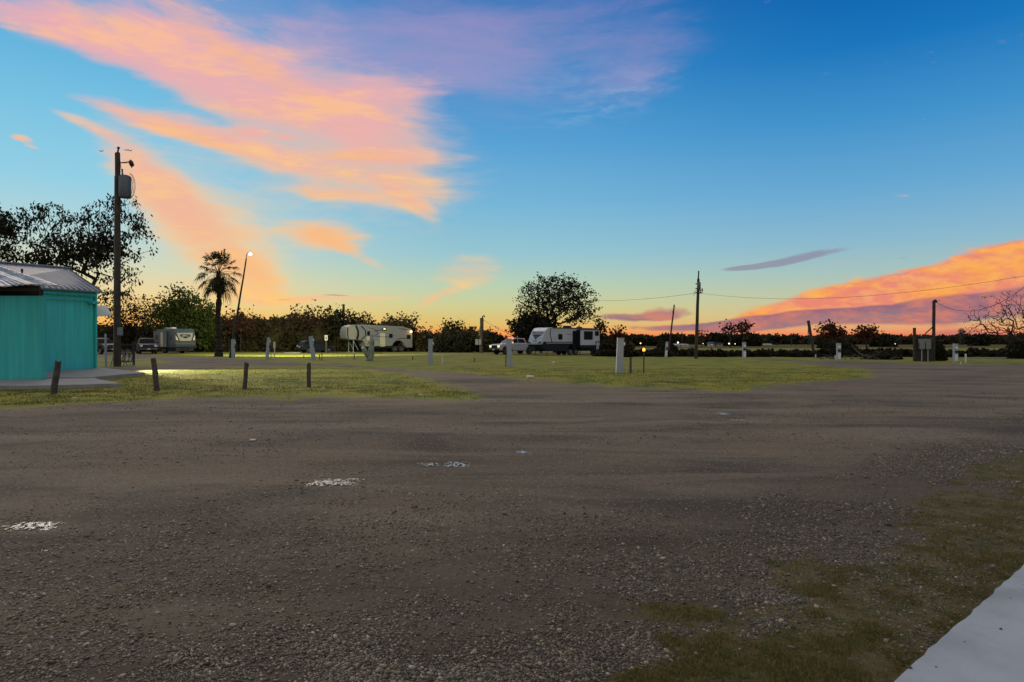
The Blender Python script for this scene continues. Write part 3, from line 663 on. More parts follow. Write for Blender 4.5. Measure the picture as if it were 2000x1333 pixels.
b = MB(); b.box((2*s_,0,ZA(658,53.5)), (38*s_,.1,.12)); b.box((2*s_,.02,ZA(690,53.5)), (36*s_,.06,1.7)); b.build('backboard', M['dark_wood'], fr)
for k_, cx in enumerate((-4.5, 7.5)):
    b = MB(); b.box((cx*s_,-.18,ZA(673,53.5)), (10*s_,.2,20*s_), None, .02); mb = b.build('meter_box', M['grey_metal'], fr)
    b = MB(); b.tube([(cx*s_+.02,-.15,-.2),(cx*s_+.02,-.15,ZA(683,53.5))], .045, 6); b.build('leg', M['ped'], fr)
# wires
def wire(a, b_, sag, label, r=.018, grp='overhead wires'):
    a, b_ = Vector(a), Vector(b_); b = MB()
    b.tube([a.lerp(b_, t_)-Vector((0,0,4*sag*t_*(1-t_))) for t_ in [i/24 for i in range(25)]], r, 5)
    tag(b.build('overhead_wire', M['wire']), label, 'wire', grp)
wire(mp, (XA(1160,96), 96, ZA(588,96)), .25, 'overhead wire running from the transformer pole to the round tree', .014)
wire(mp, (XA(2040,38), 38, ZA(533,38)), .95, 'long overhead wire crossing the orange cloud to the right', .010)
wire(rp_, (XA(2060,40), 40, ZA(505,40)), 1.7, 'sagging service cable running right over the bare tree', .016)
wire(sv, (XA(1000,86), 86, ZA(656,86)), .1, 'thin wire sloping down right from the curved weatherhead', .02)
wire((XA(985,100),100,ZA(648,100)), (XA(1020,96),96,ZA(628,96)), .1, 'thin wire rising into the round tree crown', .02)
# ------------------------------------------------------------------ pedestals, posts, stakes
def pedestal(label, px, pybase, pytop, wpx, pxtop=None, front=False, grp='utility pedestals on the lawns', dep=.8):
    x, Y = G(px, pybase); wd = wpx/F*Y; H = ZA(pytop, Y); lean = 0 if pxtop is None else math.atan2((pxtop-px)/F*Y, H)
    o = thing('utility_pedestal', label, 'utility pedestal', (x, Y, 0), group=grp, rot=(0, lean, 0))
    b = MB(); b.box((0,0,H/2-.05), (wd,wd*dep,H+.1), None, .012); b.build('body', M['ped'], o)
    b = MB(); b.box((0,0,H+.015), (wd*1.08,wd*dep*1.08,.035), None, .01); b.build('cap', M['ped'], o)
    if front:
        b = MB(); b.tube([(0,-wd*dep/2-.0,H*.80),(0,-wd*dep/2-.05,H*.80)], wd*.36, 14); mt = b.build('meter', M['ped_face'], o)
        b = MB(); b.box((0,-wd*dep/2-.01,H*.58), (wd*.8,.03,H*.13), None, .005); b.build('outlet_panel', M['dark_metal'], o)
        b = MB(); b.box((0,-wd*dep/2-.006,H*.26), (wd*.8,.014,H*.36), None, .003); b.build('lower_panel', M['ped_face'], o)
    else:
        b = MB(); b.tube([(wd/2,0,H*.84),(wd/2+.07,0,H*.84)], wd*.30, 12); b.build('meter', M['ped_face'], o)
        b = MB(); b.box((wd/2+.02,0,H*.60), (.04,wd*.5,H*.14), None, .005); b.build('outlet_panel', M['dark_metal'], o)
        b = MB(); b.box((-.01,-wd*dep/2-.004,H*.45), (wd*.86,.01,H*.80), None, .002); b.build('front_panel', M['ped'], o)
    return o
pedestal('pale pedestal just right of the leaning floodlight pole', 455.5,700,664,6.0)
pedestal('grey pedestal leaning right with a white signpost beside it', 521.5,702,661,5.5,525)
pedestal('grey pedestal leaning left in front of the dark wagon', 612.5,703.5,658,7.2,607)
pedestal('grey pedestal standing behind the whitewashed stump', 727,700,655,7,726)
pedestal('upright pale grey pedestal alone in the middle lawn', 841,713,664,8.2)
pedestal('tall pedestal in front of the white pickup cab', 996.5,719,663,10,993.5)
pedestal('largest pedestal, nearest one, leaning slightly right beside the brown stub', 1209,729,662,12.5,1212)
pedestal('tiny far pedestal with orange stripe before the round dark bush', 875,688,668,4.2,875.5)
pedestal('dim grey pedestal behind the rear end of the white and black trailer', 1167,694,669,4.8)
pedestal('white pedestal leaning right at the foot of the slender leaning pole', 1300.5,699,669,4.6,1303,True)
pedestal('pale pedestal with round meter below the two bare treetops', 1453.5,701,670,6.2,None,True)
pedestal('pale pedestal with round meter beside the fallen branch pile', 1638,705,672,7.0,None,True)
pedestal('rightmost pale pedestal with round meter near the orange topped stub', 1866,709,673,7.4,None,True)
def post(label, px, pyb, pxt, pyt, wpx, m='post', name='wooden_post', cat='post', grp=None):
    x, Y = G(px, pyb); H = ZA(pyt, Y); r_ = wpx/F*Y/2; dx = (pxt-px)/F*Y
    b = MB(); rr = random.Random(int(px)); n_ = 9; pts = wobble((0,0,-.15), (dx,0,H), 5, r_*.10, int(px))
    b.tube(pts, [r_*rr.uniform(.92,1.06) for _ in pts], n_)
    for v in b.bm.verts:
        if v.co.z > H-.08: v.co.z += rr.uniform(-.03,.03)
    o = b.build(name, M[m]); o.location = (x, Y, 0)
    return tag(o, label, cat, grp)
gp = 'dark wooden posts along the lawn edge'
post('thick weathered post leaning right in front of the concrete pad', 103,773,114,706,11.5,grp=gp)
post('weathered post leaning left between the wash house pad and lawn', 308,766,299.5,701,10,grp=gp)
post('weathered post leaning right on the lawn left of the upright post', 477,760,482,710,8.5,grp=gp)
post('upright dark post at the right end of the post row', 603.5,757,603,710.5,8.2,grp=gp)
post('short brown wooden stub between the nearest pedestal and torch lamp', 1231.5,730,1231.5,699,5,'post')
post('pale thin post beside the dark gate near the wash house', 207,716,206,654,4.2,'ped',grp=None)
post('short white pipe standing in the middle lawn right of the upright pedestal', 864,713,863.5,695,2.2,'white_paint','pipe_stub','pipe')
post('orange topped stub right of the rightmost pedestal', 1886,709.5,1886,692,3.4,'white_paint','pipe_stub','pipe')
post('tiny white pipe between the rightmost pedestal and orange topped stub', 1876.5,712,1876.5,707,2.2,'white_paint','pipe_stub','pipe')
post('small white pipe leaning left beside the pedestal by the branch pile', 1634,705,1631,695,2.2,'white_paint','pipe_stub','pipe')
post('small white forked stake in the far verge', 1592,701,1593.5,693,2.0,'white_paint','pipe_stub','pipe')
for k_, (px, pb_, pt, wv, lb) in enumerate([(593,700,695,2,'tiny dark stake left of the wagon side pedestal'),(628.5,704,692,2,'dark stake nearest the sign, upright of a close pair'),(624.5,703,693,2,'dark stake leaning left of a close pair by the sign'),(691.5,703,692,2,'dark stake on the bright lawn left of the whitewashed stump'),(806,704,697,2,'dark stake between the stump and the upright pedestal'),(926.5,708,700,2,'dark stake in the lawn centre right of the white pipe'),(988,718,695,2.4,'grey stake touching the pedestal before the pickup'),(529,700,692,1.6,'thin stake between leaning pedestal and its signpost'),(1223.5,728,715,1.6,'pale wire stake between the nearest pedestal and brown stub'),(1240.5,730,713,2,'pale forked stake right of the brown stub')]):
    post(lb, px, pb_, px+(-.8 if k_ == 2 else .3), pt, wv*.8, 'dark_metal' if k_ < 8 else 'ped', 'stake', 'stake')
# small sign posts
def signpost(label, px, pb_, pt, wpx, hpx, face=True):
    x, Y = G(px, pb_); o = thing('sign_post', label, 'sign', (x, Y, 0)); H = ZA(pt, Y); s_ = Y/F
    b = MB(); b.box((0,.03,(H)/2-.1), (wpx*s_*.42,.05,H), None, .005); b.build('post', M['post'] if face else M['white_paint'], o)
    b = MB(); b.box((0,-.02,H-hpx*s_/2), (wpx*s_,.03,hpx*s_), None, .01); pl = b.build('sign_plate', M['white_paint'], o)
    if face:
        b = MB(); b.box((0,-.042,H-hpx*s_/2), (wpx*s_*.4,.01,hpx*s_*.62), None, .003); b.build('symbol', M['dark_metal'], pl)
    return o
signpost('white rectangular sign on a brown post right of the dark wagon', 637,691,656,5.6,10)
signpost('small pale signpost right of the right leaning pedestal', 536,702,669,4,12,False)
# torch lamp
x, Y = G(1257.5, 730); H = ZA(688, Y)
o = thing('garden_torch', 'slim black garden torch glowing orange beside the nearest pedestal', 'torch lamp', (x, Y, 0))
b = MB(); b.tube([(0,0,-.1),(0,0,H)], .03, 8); b.build('stem', M['black'], o)
b = MB(); b.tube([(0,0,H),(0,0,H+.03)], [.03,.09], 8); b.tube([(0,0,H+.21),(0,0,H+.25)], [.10,.05], 8)
for a in range(4): b.tube([(.08*math.cos(a*1.571),.08*math.sin(a*1.571),H),(.08*math.cos(a*1.571),.08*math.sin(a*1.571),H+.22)], .008, 4)
b.build('cage', M['black'], o)
b = MB(); b.tube([(0,0,H+.03),(0,0,H+.10),(0,0,H+.19)], [.05,.075,.035], 8); b.build('flame', emis('flame_glow', (1,.26,.035), 5), o, True)
point('torch_light', (x, Y-.2, H+.15), 6, (1,.4,.12), .1)
# whitewashed stump
x, Y = G(724, 706); s_ = Y/F
o = thing('tree_stump', 'whitewashed forked tree stump with a sawn side limb and twigs in the middle lawn', 'stump', (x, Y, 0))
b = MB(); b.tube([(-.1,0,-.1),(-.05,0,.25),(0,0,.8),(.1,0,1.25)], [.34,.24,.22,.20], 10); b.tube([(-.1,0,.2),(-.38,-.05,.7),(-.55,-.1,1.0)], [.2,.19,.20], 10); b.tube([(.05,0,.9),(.16,0,1.5),(.22,0,1.75)], [.16,.15,.1], 8); b.build('trunk', mat('whitewashed_bark', (.20,.24,.20), .9, var=.3, bump=.4), o, True)
b = MB(); b.tube([(-.55,-.12,1.0),(-.68,-.12,1.13)], [.14,.12], 10); b.build('sawn_limb', M['white_paint'], o)
b = MB()
for k_ in range(6): a = rnd.uniform(.1,.9); b.tube([(.2,0,.5+.1*k_),(.5+a*.2,rnd.uniform(-.2,.2),.65+.1*k_),(.75+a*.3,0,.5+.08*k_)], .012, 4)
b.build('twigs', M['bark'], o)
# bottle-like scraps of litter
def scrap(name, label, px, py, sx, sz_, m='white_paint', cat='litter', top=None):
    x, Y = G(px, py); b = MB()
    if top:
        b.tube([(0,0,-.02),(0,0,sz_*.6)], .035, 8); b.sphere((0,0,sz_*.75), sx/2, (1,1,.7))
    else: b.tube([(-sx/2,0,sz_/2),(-sx*.42,0,sz_/2),(sx*.3,0.02,sz_/2),(sx/2,.02,sz_/2)], [sz_*.3,sz_*.5,sz_*.5,sz_*.2], 8)
    o = b.build(name, M[m], smooth=True); o.location = (x, Y, hz(x, Y)); return tag(o, label, cat)
scrap('capped_pipe', 'white domed pipe cap poking up from the lawn below the trailer', 1080.5,715,.20,.26,top=True,cat='pipe')
scrap('drink_can', 'white crumpled can lying at the middle lawn edge', 1036,740.5,.30,.12)
for k_, (px, py, lb) in enumerate([(145,779,'white paper scrap nearest the leftmost post'),(206,773,'white paper scrap between the leftmost two posts'),(632,762,'white scrap right of the upright post'),(348*.35+700,773,'tiny white scrap on the near lawn tip'),(1410*.35,868,'pale stone chip left of centre on the gravel')]):
    scrap('paper_scrap', lb, px, py, .09, .035)
# ------------------------------------------------------------------ gate, trestles behind the wash house
x, Y = G(240, 714)
o = thing('garden_gate', 'dark wooden lattice gate panel standing behind the concrete pad', 'gate', (x, Y, 0)); s_ = Y/F
b = MB(); b.box((-12*s_,0,.75), (.10,.1,1.65)); b.build('post', M['dark_wood'], o)
b = MB(); b.box((21*s_,0,.75), (.13,.1,1.65)); b.build('post', M['dark_wood'], o)
b = MB()
for z_ in (.25,.75,1.35): b.box((4*s_,.0,z_), (32*s_,.05,.09))
for k_ in range(7): b.box(((-9+4.5*k_)*s_,.03,.8), (.05,.03,1.3), Matrix.Rotation(R(12 if k_ % 2 else -12), 3, 'Y'))
b.build('lattice', M['dark_wood'], o)
for k_, (px, lb) in enumerate(((232,'white legged sawhorse left of its twin by the dark gate'),(248,'white legged sawhorse right of its twin by the dark gate'))):
    x, Y = G(px, 716); o = thing('sawhorse', lb, 'sawhorse', (x, Y, 0), group='sawhorses by the gate', rz=.3*k_)
    b = MB(); b.box((0,0,1.0), (.12,.9,.10), None, .01); b.build('beam', M['post'], o)
    for sx in (-1,1):
        for sy in (-1,1):
            b = MB(); b.tube([(sx*.05,sy*.32,1.0),(sx*.30,sy*.42,-.03)], .03, 4); b.build('leg', M['grey_metal'], o)
# sewer lids on far lawn: flat pale slab by the wagon
x, Y = G(572, 691); b = MB(); b.box((0,0,.06), (2.0,.8,.14), None, .02); o = b.build('concrete_block', M['pad']); o.location = (x, Y, 0); tag(o, 'low flat pale slab lying left of the dark wagon', 'slab')
# ------------------------------------------------------------------ vehicles: x forward, y left, z up
def arc(cx, cz, r, a0, a1, n=7): return [(cx+r*math.cos(R(a0+(a1-a0)*i/n)), cz+r*math.sin(R(a0+(a1-a0)*i/n))) for i in range(n+1)]
def wheel(par, x, y, r, wd, m='rim'):
    s_ = 1 if y > 0 else -1
    b = MB(); b.tube([(0,-wd/2,0),(0,-wd/2+.03,0),(0,wd/2-.03,0),(0,wd/2,0)], [r*.93,r,r,r*.93], 20); t_ = b.build('wheel', M['tyre'], par); t_.location = (x, y, r)
    b = MB(); b.tube([(0,s_*(wd/2-.02),0),(0,s_*(wd/2+.012),0)], r*.60, 14)
    for k_ in range(5): a = k_*1.2566; b.box((r*.3*math.cos(a), s_*(wd/2+.02), r*.3*math.sin(a)), (r*.55,.02,r*.12), Matrix.Rotation(-a, 3, 'Y'))
    b.build('rim', M[m], t_)
def cabin(par, pts, wb, wt, paint, zb, zt, name='cab'):
    """greenhouse: side outline pts (x,z); narrows from wb at zb to wt at zt"""
    b = MB(); b.prism(pts, 'y', -1, 1)
    for v in b.bm.verts: v.co.y *= (wb+(wt-wb)*(v.co.z-zb)/(zt-zb))/2
    bmesh.ops.bevel(b.bm, geom=[e for e in b.bm.edges if abs(e.verts[0].co.y-e.verts[1].co.y) < .3 and e.verts[0].co.z > zb+.1 and e.verts[1].co.z > zb+.1], offset=.05, segments=2, affect='EDGES')
    return b.build(name, M[paint], par)
def side_glass(par, polys, wb, wt, zb, zt, m='glass'):
    for pl in polys:
        for s_ in (1, -1):
            b = MB(); f = lambda z_: (wb+(wt-wb)*(z_-zb)/(zt-zb))/2
            up = [b.bm.verts.new((x_, s_*(f(z_)+.006), z_)) for x_, z_ in pl]; dn = [b.bm.verts.new((x_, s_*(f(z_)-.02), z_)) for x_, z_ in pl]
            b.bm.faces.new(up); b.bm.faces.new(dn[::-1]); n_ = len(pl)
            for k_ in range(n_): b.bm.faces.new((up[k_], dn[k_], dn[(k_+1)%n_], up[(k_+1)%n_]))
            bmesh.ops.recalc_face_normals(b.bm, faces=b.bm.faces[:]); b.build('side_window', M[m], par)
def cross_glass(par, name, xb, zb_, xt, zt_, hb, ht, th=.02, sg=1):
    b = MB(); vs = [(xb,-hb,zb_),(xb,hb,zb_),(xt,ht,zt_),(xt,-ht,zt_)]
    n_ = Vector((zt_-zb_,0,xb-xt)).normalized()*sg
    up = [b.bm.verts.new(Vector(v)+n_*.008) for v in vs]; dn = [b.bm.verts.new(Vector(v)-n_*th) for v in vs]
    b.bm.faces.new(up); b.bm.faces.new(dn[::-1])
    for k_ in range(4): b.bm.faces.new((up[k_], dn[k_], dn[(k_+1)%4], up[(k_+1)%4]))
    bmesh.ops.recalc_face_normals(b.bm, faces=b.bm.faces[:]); b.build(name, M['glass'], par)
glow_head = emis('headlight_glow', (1,.32,.14), 3); white_head = mat('headlight_lens', (.5,.52,.55), .1, 0, spec=1.0); red_lens = mat('tail_lens', (.3,.02,.015), .2)
plate_m = mat('plate', (.6,.6,.55), .5)
def pickup(label, loc, ang, paint, head=None, dark_front=False, group=None, cat='pickup truck', name='pickup_truck'):
    o = thing(name, label, cat, loc, R(ang), group)
    body = [(-2.85,.62),(-2.9,.75),(-2.9,1.32),(-1.05,1.34),(1.2,1.30),(2.35,1.24),(2.72,1.15),(2.86,.95),(2.86,.58),(2.45,.50)]+arc(1.9,.48,.52,5,175)[0:]+[(1.3,.42),(-1.2,.42)]+arc(-1.72,.48,.52,5,175)+[(-2.4,.55)]
    b = MB(); b.prism(body, 'y', -.99, .99, .05); b.build('body', M[paint], o)
    zb, zt = 1.30, 1.96
    cabin(o, [(1.30,zb),(.72,1.78),(.45,1.93),(-.1,1.97),(-.85,1.93),(-1.12,1.85),(-1.18,zb)], 1.88, 1.50, paint, zb, zt)
    side_glass(o, [[(1.02,1.38),(.62,1.76),(.42,1.85),(.05,1.87),(.05,1.38)], [(-.02,1.38),(-.02,1.87),(-.72,1.84),(-1.02,1.74),(-1.05,1.38)]], 1.88, 1.50, zb, zt)
    cross_glass(o, 'windshield', 1.27, 1.33, .70, 1.80, .84, .70); cross_glass(o, 'rear_window', -1.19, 1.38, -1.13, 1.84, .78, .66, sg=-1)
    b = MB(); b.box((-2.0,0,1.31), (1.55,1.7,.06)); b.build('bed', M['black'], o)  # flat black slab imitates the shaded hollow of the bed
    fm_ = 'dark_metal' if dark_front else 'chrome'
    b = MB(); b.box((2.87,0,.92), (.06,1.16,.34), None, .02); g_ = b.build('grille', M['black'], o)
    b = MB()
    for z_ in (.80,.92,1.04): b.box((2.905,0,z_), (.02,1.1,.035))
    b.box((2.91,0,.92), (.02,.06,.32)); b.build('grille_bars', M[fm_], g_)
    b = MB(); b.box((2.90,0,.60), (.20,1.94,.22), None, .05); b.build('front_bumper', M[fm_], o)
    b = MB(); b.box((-2.95,0,.62), (.16,1.9,.18), None, .04); b.build('rear_bumper', M[fm_], o)
    b = MB(); b.box((3.01,0,.60), (.02,.36,.14)); b.build('license_plate', plate_m, o)
    for s_ in (1,-1):
        b = MB(); b.box((2.83,s_*.79,.98), (.12,.34,.24), None, .03); b.build('headlight', head or white_head, o)
        b = MB(); b.box((-2.89,s_*.90,1.08), (.05,.14,.36), None, .01); b.build('taillight', red_lens, o)
        b = MB(); b.box((.95,s_*1.16,1.42), (.14,.24,.22), None, .03); b.tube([(.95,s_*.95,1.36),(.95,s_*1.1,1.36)], .03, 6); b.build('mirror', M[paint if not dark_front else 'black'], o)
        b = MB(); b.box((.0,s_*.995,.46), (2.4,.1,.06)); b.build('running_board', M['black'], o)
        b = MB(); b.box((.0,s_*1.0,1.18), (.16,.02,.035)); b.build('door_handle', M['dark_metal'], o)
        for x_ in (1.9,-1.72): wheel(o, x_, s_*.86, .41, .27)
    return o
def wagon(label, loc, ang, paint):
    o = thing('station_wagon', label, 'car', loc, R(ang))
    body = [(-2.3,.42),(-2.38,.7),(-2.36,1.02),(-2.2,1.08),(1.0,1.05),(1.95,.95),(2.3,.78),(2.36,.5),(2.25,.34),(1.95,.32)]+arc(1.45,.36,.40,5,175)+[(1.0,.28),(-1.0,.28)]+arc(-1.38,.36,.40,5,175)+[(-1.9,.34)]
    b = MB(); b.prism(body, 'y', -.93, .93, .06); b.build('body', M[paint], o)
    zb, zt = 1.04, 1.64
    cabin(o, [(1.15,zb),(.35,1.5),(.0,1.62),(-.8,1.67),(-1.75,1.62),(-2.0,1.5),(-2.3,zb)], 1.78, 1.36, paint, zb, zt)
    side_glass(o, [[(.85,1.1),(.3,1.42),(0,1.53),(-.1,1.53),(-.1,1.1)],[(-.18,1.1),(-.18,1.54),(-.98,1.57),(-.98,1.1)],[(-1.06,1.1),(-1.06,1.57),(-1.65,1.54),(-1.9,1.42),(-2.05,1.1)]], 1.78, 1.36, zb, zt)
    cross_glass(o, 'windshield', 1.12, 1.07, .38, 1.5, .80, .66); cross_glass(o, 'rear_window', -2.27, 1.1, -2.02, 1.50, .72, .60, sg=-1)
    b = MB(); b.box((-2.36,0,.52), (.14,1.8,.26), None, .05); b.build('rear_bumper', M[paint], o)
    b = MB(); b.box((2.34,0,.46), (.14,1.76,.24), None, .05); b.build('front_bumper', M[paint], o)
    b = MB(); b.box((-2.40,0,.80), (.02,.4,.13)); b.build('license_plate', plate_m, o)
    for s_ in (1,-1):
        b = MB(); b.box((-2.33,s_*.72,.93), (.10,.38,.14), None, .02); b.build('taillight', white_head if s_ > 0 else red_lens, o)
        b = MB(); b.box((2.22,s_*.72,.76), (.18,.3,.16), None, .03); b.build('headlight', white_head, o)
        b = MB(); b.tube([(-1.8,s_*.62,1.68),(-.9,s_*.64,1.72),(.0,s_*.62,1.66)], .02, 6); b.build('roof_rail', M['chrome'], o)
        b = MB(); b.box((.75,s_*1.0,1.12), (.12,.2,.14), None, .02); b.build('mirror', M[paint], o)
        for x_ in (1.45,-1.38): wheel(o, x_, s_*.82, .34, .22)
    return o
pickup('black pickup with chrome grille parked facing the camera beside the grey trailer', (XA(286,86.5), 86.5, 0), -57, 'car_black', group='parked pickup trucks')
pickup('dark grey pickup half hidden behind the corner of the turquoise wash house', (XA(197,84), 84, 0), -34, 'car_grey', group='parked pickup trucks')
wp = pickup('white pickup with glowing orange headlight in front of the white and black trailer', (XA(1003,82), 82, 0), 218, 'car_white', glow_head, True, group='parked pickup trucks')
for k_ in range(5): b = MB(); b.box((.42,-.5+.25*k_,1.975), (.10,.09,.05), None, .01); b.build('clearance_lamp', glow_head, wp)
b = MB(); b.box((.95,1.17,1.42), (.17,.18,.16), None, .03); b.build('mirror_lamp', glow_head, wp)
wagon('dark station wagon parked before the thicket with its tail to the left', (XA(617,94), 94, 0), 42, 'car_black')
def text_obj(body, size, m, par, loc, rot, ext=.008, name='lettering', sx=1.0, shear=0.0):
    cu = bpy.data.curves.new('txt', 'FONT'); cu.body = body; cu.size = size; cu.extrude = ext; cu.align_x = 'CENTER'; cu.align_y = 'CENTER'; cu.shear = shear
    to = bpy.data.objects.new('txt', cu); dg = bpy.context.evaluated_depsgraph_get()
    col.objects.link(to); dg.update(); me = bpy.data.meshes.new_from_object(to.evaluated_get(dg)); bpy.data.objects.remove(to)
    me.materials.clear(); o = link(name, me, m, par); o.location = loc; o.rotation_euler = rot; o.scale = (sx, 1, 1); return o
def side_panel(par, name, poly, y, m, th=.012, side=1, bev=0):
    b = MB(); a = y*side; b.prism(poly, 'y', a-(.0 if side > 0 else th), a+(th if side > 0 else .0), bev); return b.build(name, m if not isinstance(m, str) else M[m], par)
def rect(x0, z0, x1, z1, r=.06):
    out = []
    for cx, cz, a in ((x1-r,z1-r,0),(x0+r,z1-r,90),(x0+r,z0+r,180),(x1-r,z0+r,270)): out += arc(cx, cz, r, a, a+90, 3)
    return out
def rv_window(par, x0, z0, x1, z1, y, side, glassm='glass'):
    f_ = side_panel(par, 'window', rect(x0,z0,x1,z1), y, 'dark_metal', .02, side)
    side_panel(f_, 'pane', rect(x0+.05,z0+.05,x1-.05,z1-.05), y+.02, glassm, .006, side)
def ac(par, x, z, m='white_paint'):
    b = MB(); b.box((x,0,z+.13), (.95,.65,.28), None, .06, (.85,.8)); b.build('roof_air_conditioner', M[m], par)
# --- white over black travel trailer
t3 = thing('travel_trailer', 'white over black travel trailer with slide out room and lettered front', 'travel trailer', (XA(1100,78.5), 78.5, 0), R(216))
L = 8.4; W = 2.44; h2 = L/2
up = [(-h2,1.22),(-h2,2.98),(-h2+.08,3.08),(h2-1.35,3.12),(h2-1.0,3.06),(h2-.62,2.75),(h2-.22,2.0),(h2,1.36),(h2-.02,1.22)]
b = MB(); b.prism(up, 'y', -W/2, W/2, .05); b.build('upper_body', M['rv_white'], t3)
lo_ = [(-h2,1.218),(-h2,.62),(-h2+.9,.45),(-1.45,.45)]+arc(-.55,.42,.9,178,2,8)[0:]+[(.5,.45),(h2-.9,.45),(h2-.25,.75),(h2-.02,1.218)]
b = MB(); b.prism(lo_, 'y', -W/2+.005, W/2-.005, .03); b.build('lower_body', M['rv_dark'], t3)
side_panel(t3, 'front_trim', [(h2-1.42,3.02),(h2-1.34,3.05),(h2-1.2,2.4),(h2-1.5,1.4),(h2-1.6,1.4),(h2-1.3,2.4)], W/2, 'rv_dark')
for z0_, z1_, xs in ((1.24,1.30,-1.2),(1.35,1.41,-.9),(1.45,1.52,-1.0)): side_panel(t3, 'stripe', [(h2-.15,z0_),(xs,z0_),(xs+.3,z1_),(h2-.35,z1_)], W/2, 'rv_dark')
side_panel(t3, 'stripe', [(h2-.05,1.24),(h2-.8,1.24),(h2-.5,1.55),(h2-.1,1.26)], W/2+.012, 'rv_dark')
rv_window(t3, 1.15, 1.75, 1.75, 2.38, W/2, 1)
text_obj('TRANSCEND', .12, M['rv_dark'], t3, (.1, W/2+.006, 2.36), (R(90),0,R(180)), .004)
nrm_a = math.atan2(1.31, .78)   # slope of the front cap
fz = math.atan2(.75, .40)
def cap_text(txt, size, zc, nm='lettering', sx=1.0, mm='rv_dark'):
    # cap plane between (h2-.62,2.75) and (h2-.22,2.0)
    tt = (zc-2.0)/.75; x_ = h2-.22-.40*tt
    return text_obj(txt, size, M[mm], t3, (x_+.055, 0, zc+.01), (R(90)-math.atan2(.40,.75), 0, R(90)), .006, nm, sx)
cap_text('TRANSCEND', .36, 2.52, sx=1.0, mm='black')
def cap_poly(pts, nm, m, dn=.055):
    b = MB(); vs = []
    for y_, z_ in pts:
        x_ = (h2-.22-.40*(z_-2.0)/.75) if z_ >= 2.0 else (h2-.22+.22*(2.0-z_)/.64)
        vs.append((x_+dn, y_, z_+dn*.3))
    A = [b.bm.verts.new(v) for v in vs]; B = [b.bm.verts.new((v[0]-.06, v[1], v[2])) for v in vs]
    b.bm.faces.new(A); b.bm.faces.new(B[::-1]); n_ = len(vs)
    for k_ in range(n_): b.bm.faces.new((A[k_], B[k_], B[(k_+1)%n_], A[(k_+1)%n_]))
    bmesh.ops.recalc_face_normals(b.bm, faces=b.bm.faces[:]); return b.build(nm, M[m], t3)
cap_poly([(-.85,2.32),(.85,2.32),(.62,2.20),(-.62,2.20)], 'emblem_bar', 'black')
cap_poly([(-.55,2.17),(.55,2.17),(0,1.78)], 'emblem', 'dark_metal')
cap_poly([(-1.16,1.34),(-.55,1.34),(-.95,1.52),(-1.16,1.54)], 'stripe', 'rv_dark', .04); cap_poly([(1.16,1.34),(.55,1.34),(.95,1.52),(1.16,1.54)], 'stripe', 'rv_dark', .04)
cap_poly([(.34*math.cos(a), 1.62+.07*math.sin(a)) for a in [k_*math.pi/8 for k_ in range(16)]], 'badge', 'grey_metal', .05)
b = MB(); b.box((-1.95-.55,W/2+.30,1.86), (3.0,.62,2.02), None, .03); so_ = b.build('slide_out', M['rv_white'], t3)
b = MB(); b.box((-2.5,W/2+.305,.985), (3.02,.63,.30)); b.build('slide_base', M['rv_dark'], t3)
b = MB(); b.box((-.985,W/2+.3,1.86), (.05,.60,1.98)); b.build('slide_side', M['rv_dark'], t3)
b = MB(); b.box((-2.5,W/2+.32,2.90), (3.1,.68,.05)); b.build('slide_topper', M['rv_dark'], t3)
rv_window(t3, -2.9, 1.75, -1.55, 2.72, W/2+.61, 1); rv_window(t3, -3.85, 2.2, -3.25, 2.75, W/2+.61, 1)
rv_window(t3, -3.95, 1.25, -3.35, 1.6, W/2+.61, 1)
side_panel(t3, 'door', rect(-.95,.7,-.35,2.75), W/2, 'rv_dark')
ac(t3, -.6, 3.1, 'black'); b = MB(); b.box((-2.2,.3,3.17), (.5,.5,.16), None, .03); b.build('roof_vent', M['dark_metal'], t3)
b = MB(); b.tube([(-h2+.1,W/2+.05,3.04),(h2-1.6,W/2+.05,3.08)], .05, 8); b.build('awning_roller', M['dark_metal'], t3)
for x_ in (-.15,-.98):
    for s_ in (1,-1): wheel(t3, x_-.0, s_*1.0, .36, .24)
b = MB(); b.tube([(h2-.3,-.5,.5),(h2+1.2,0,.5)], .06, 6); b.tube([(h2-.3,.5,.5),(h2+1.2,0,.5)], .06, 6); b.tube([(h2+.75,0,.9),(h2+.75,0,.05)], .04, 8); b.build('hitch', M['black'], t3)
b = MB(); b.tube([(h2+.2,.2,.55),(h2+.2,.2,.95)], .15, 10); b.tube([(h2+.2,-.2,.55),(h2+.2,-.2,.95)], .15, 10); b.build('gas_bottles', M['dark_metal'], t3)
for x_ in (-3.6, 3.2):
    for s_ in (1,-1): b = MB(); b.tube([(x_,s_*1.0,.5),(x_+.1,s_*1.1,.02)], .035, 6); b.box((x_+.1,s_*1.1,.02), (.2,.2,.04)); b.build('stabiliser_jack', M['black'], t3)
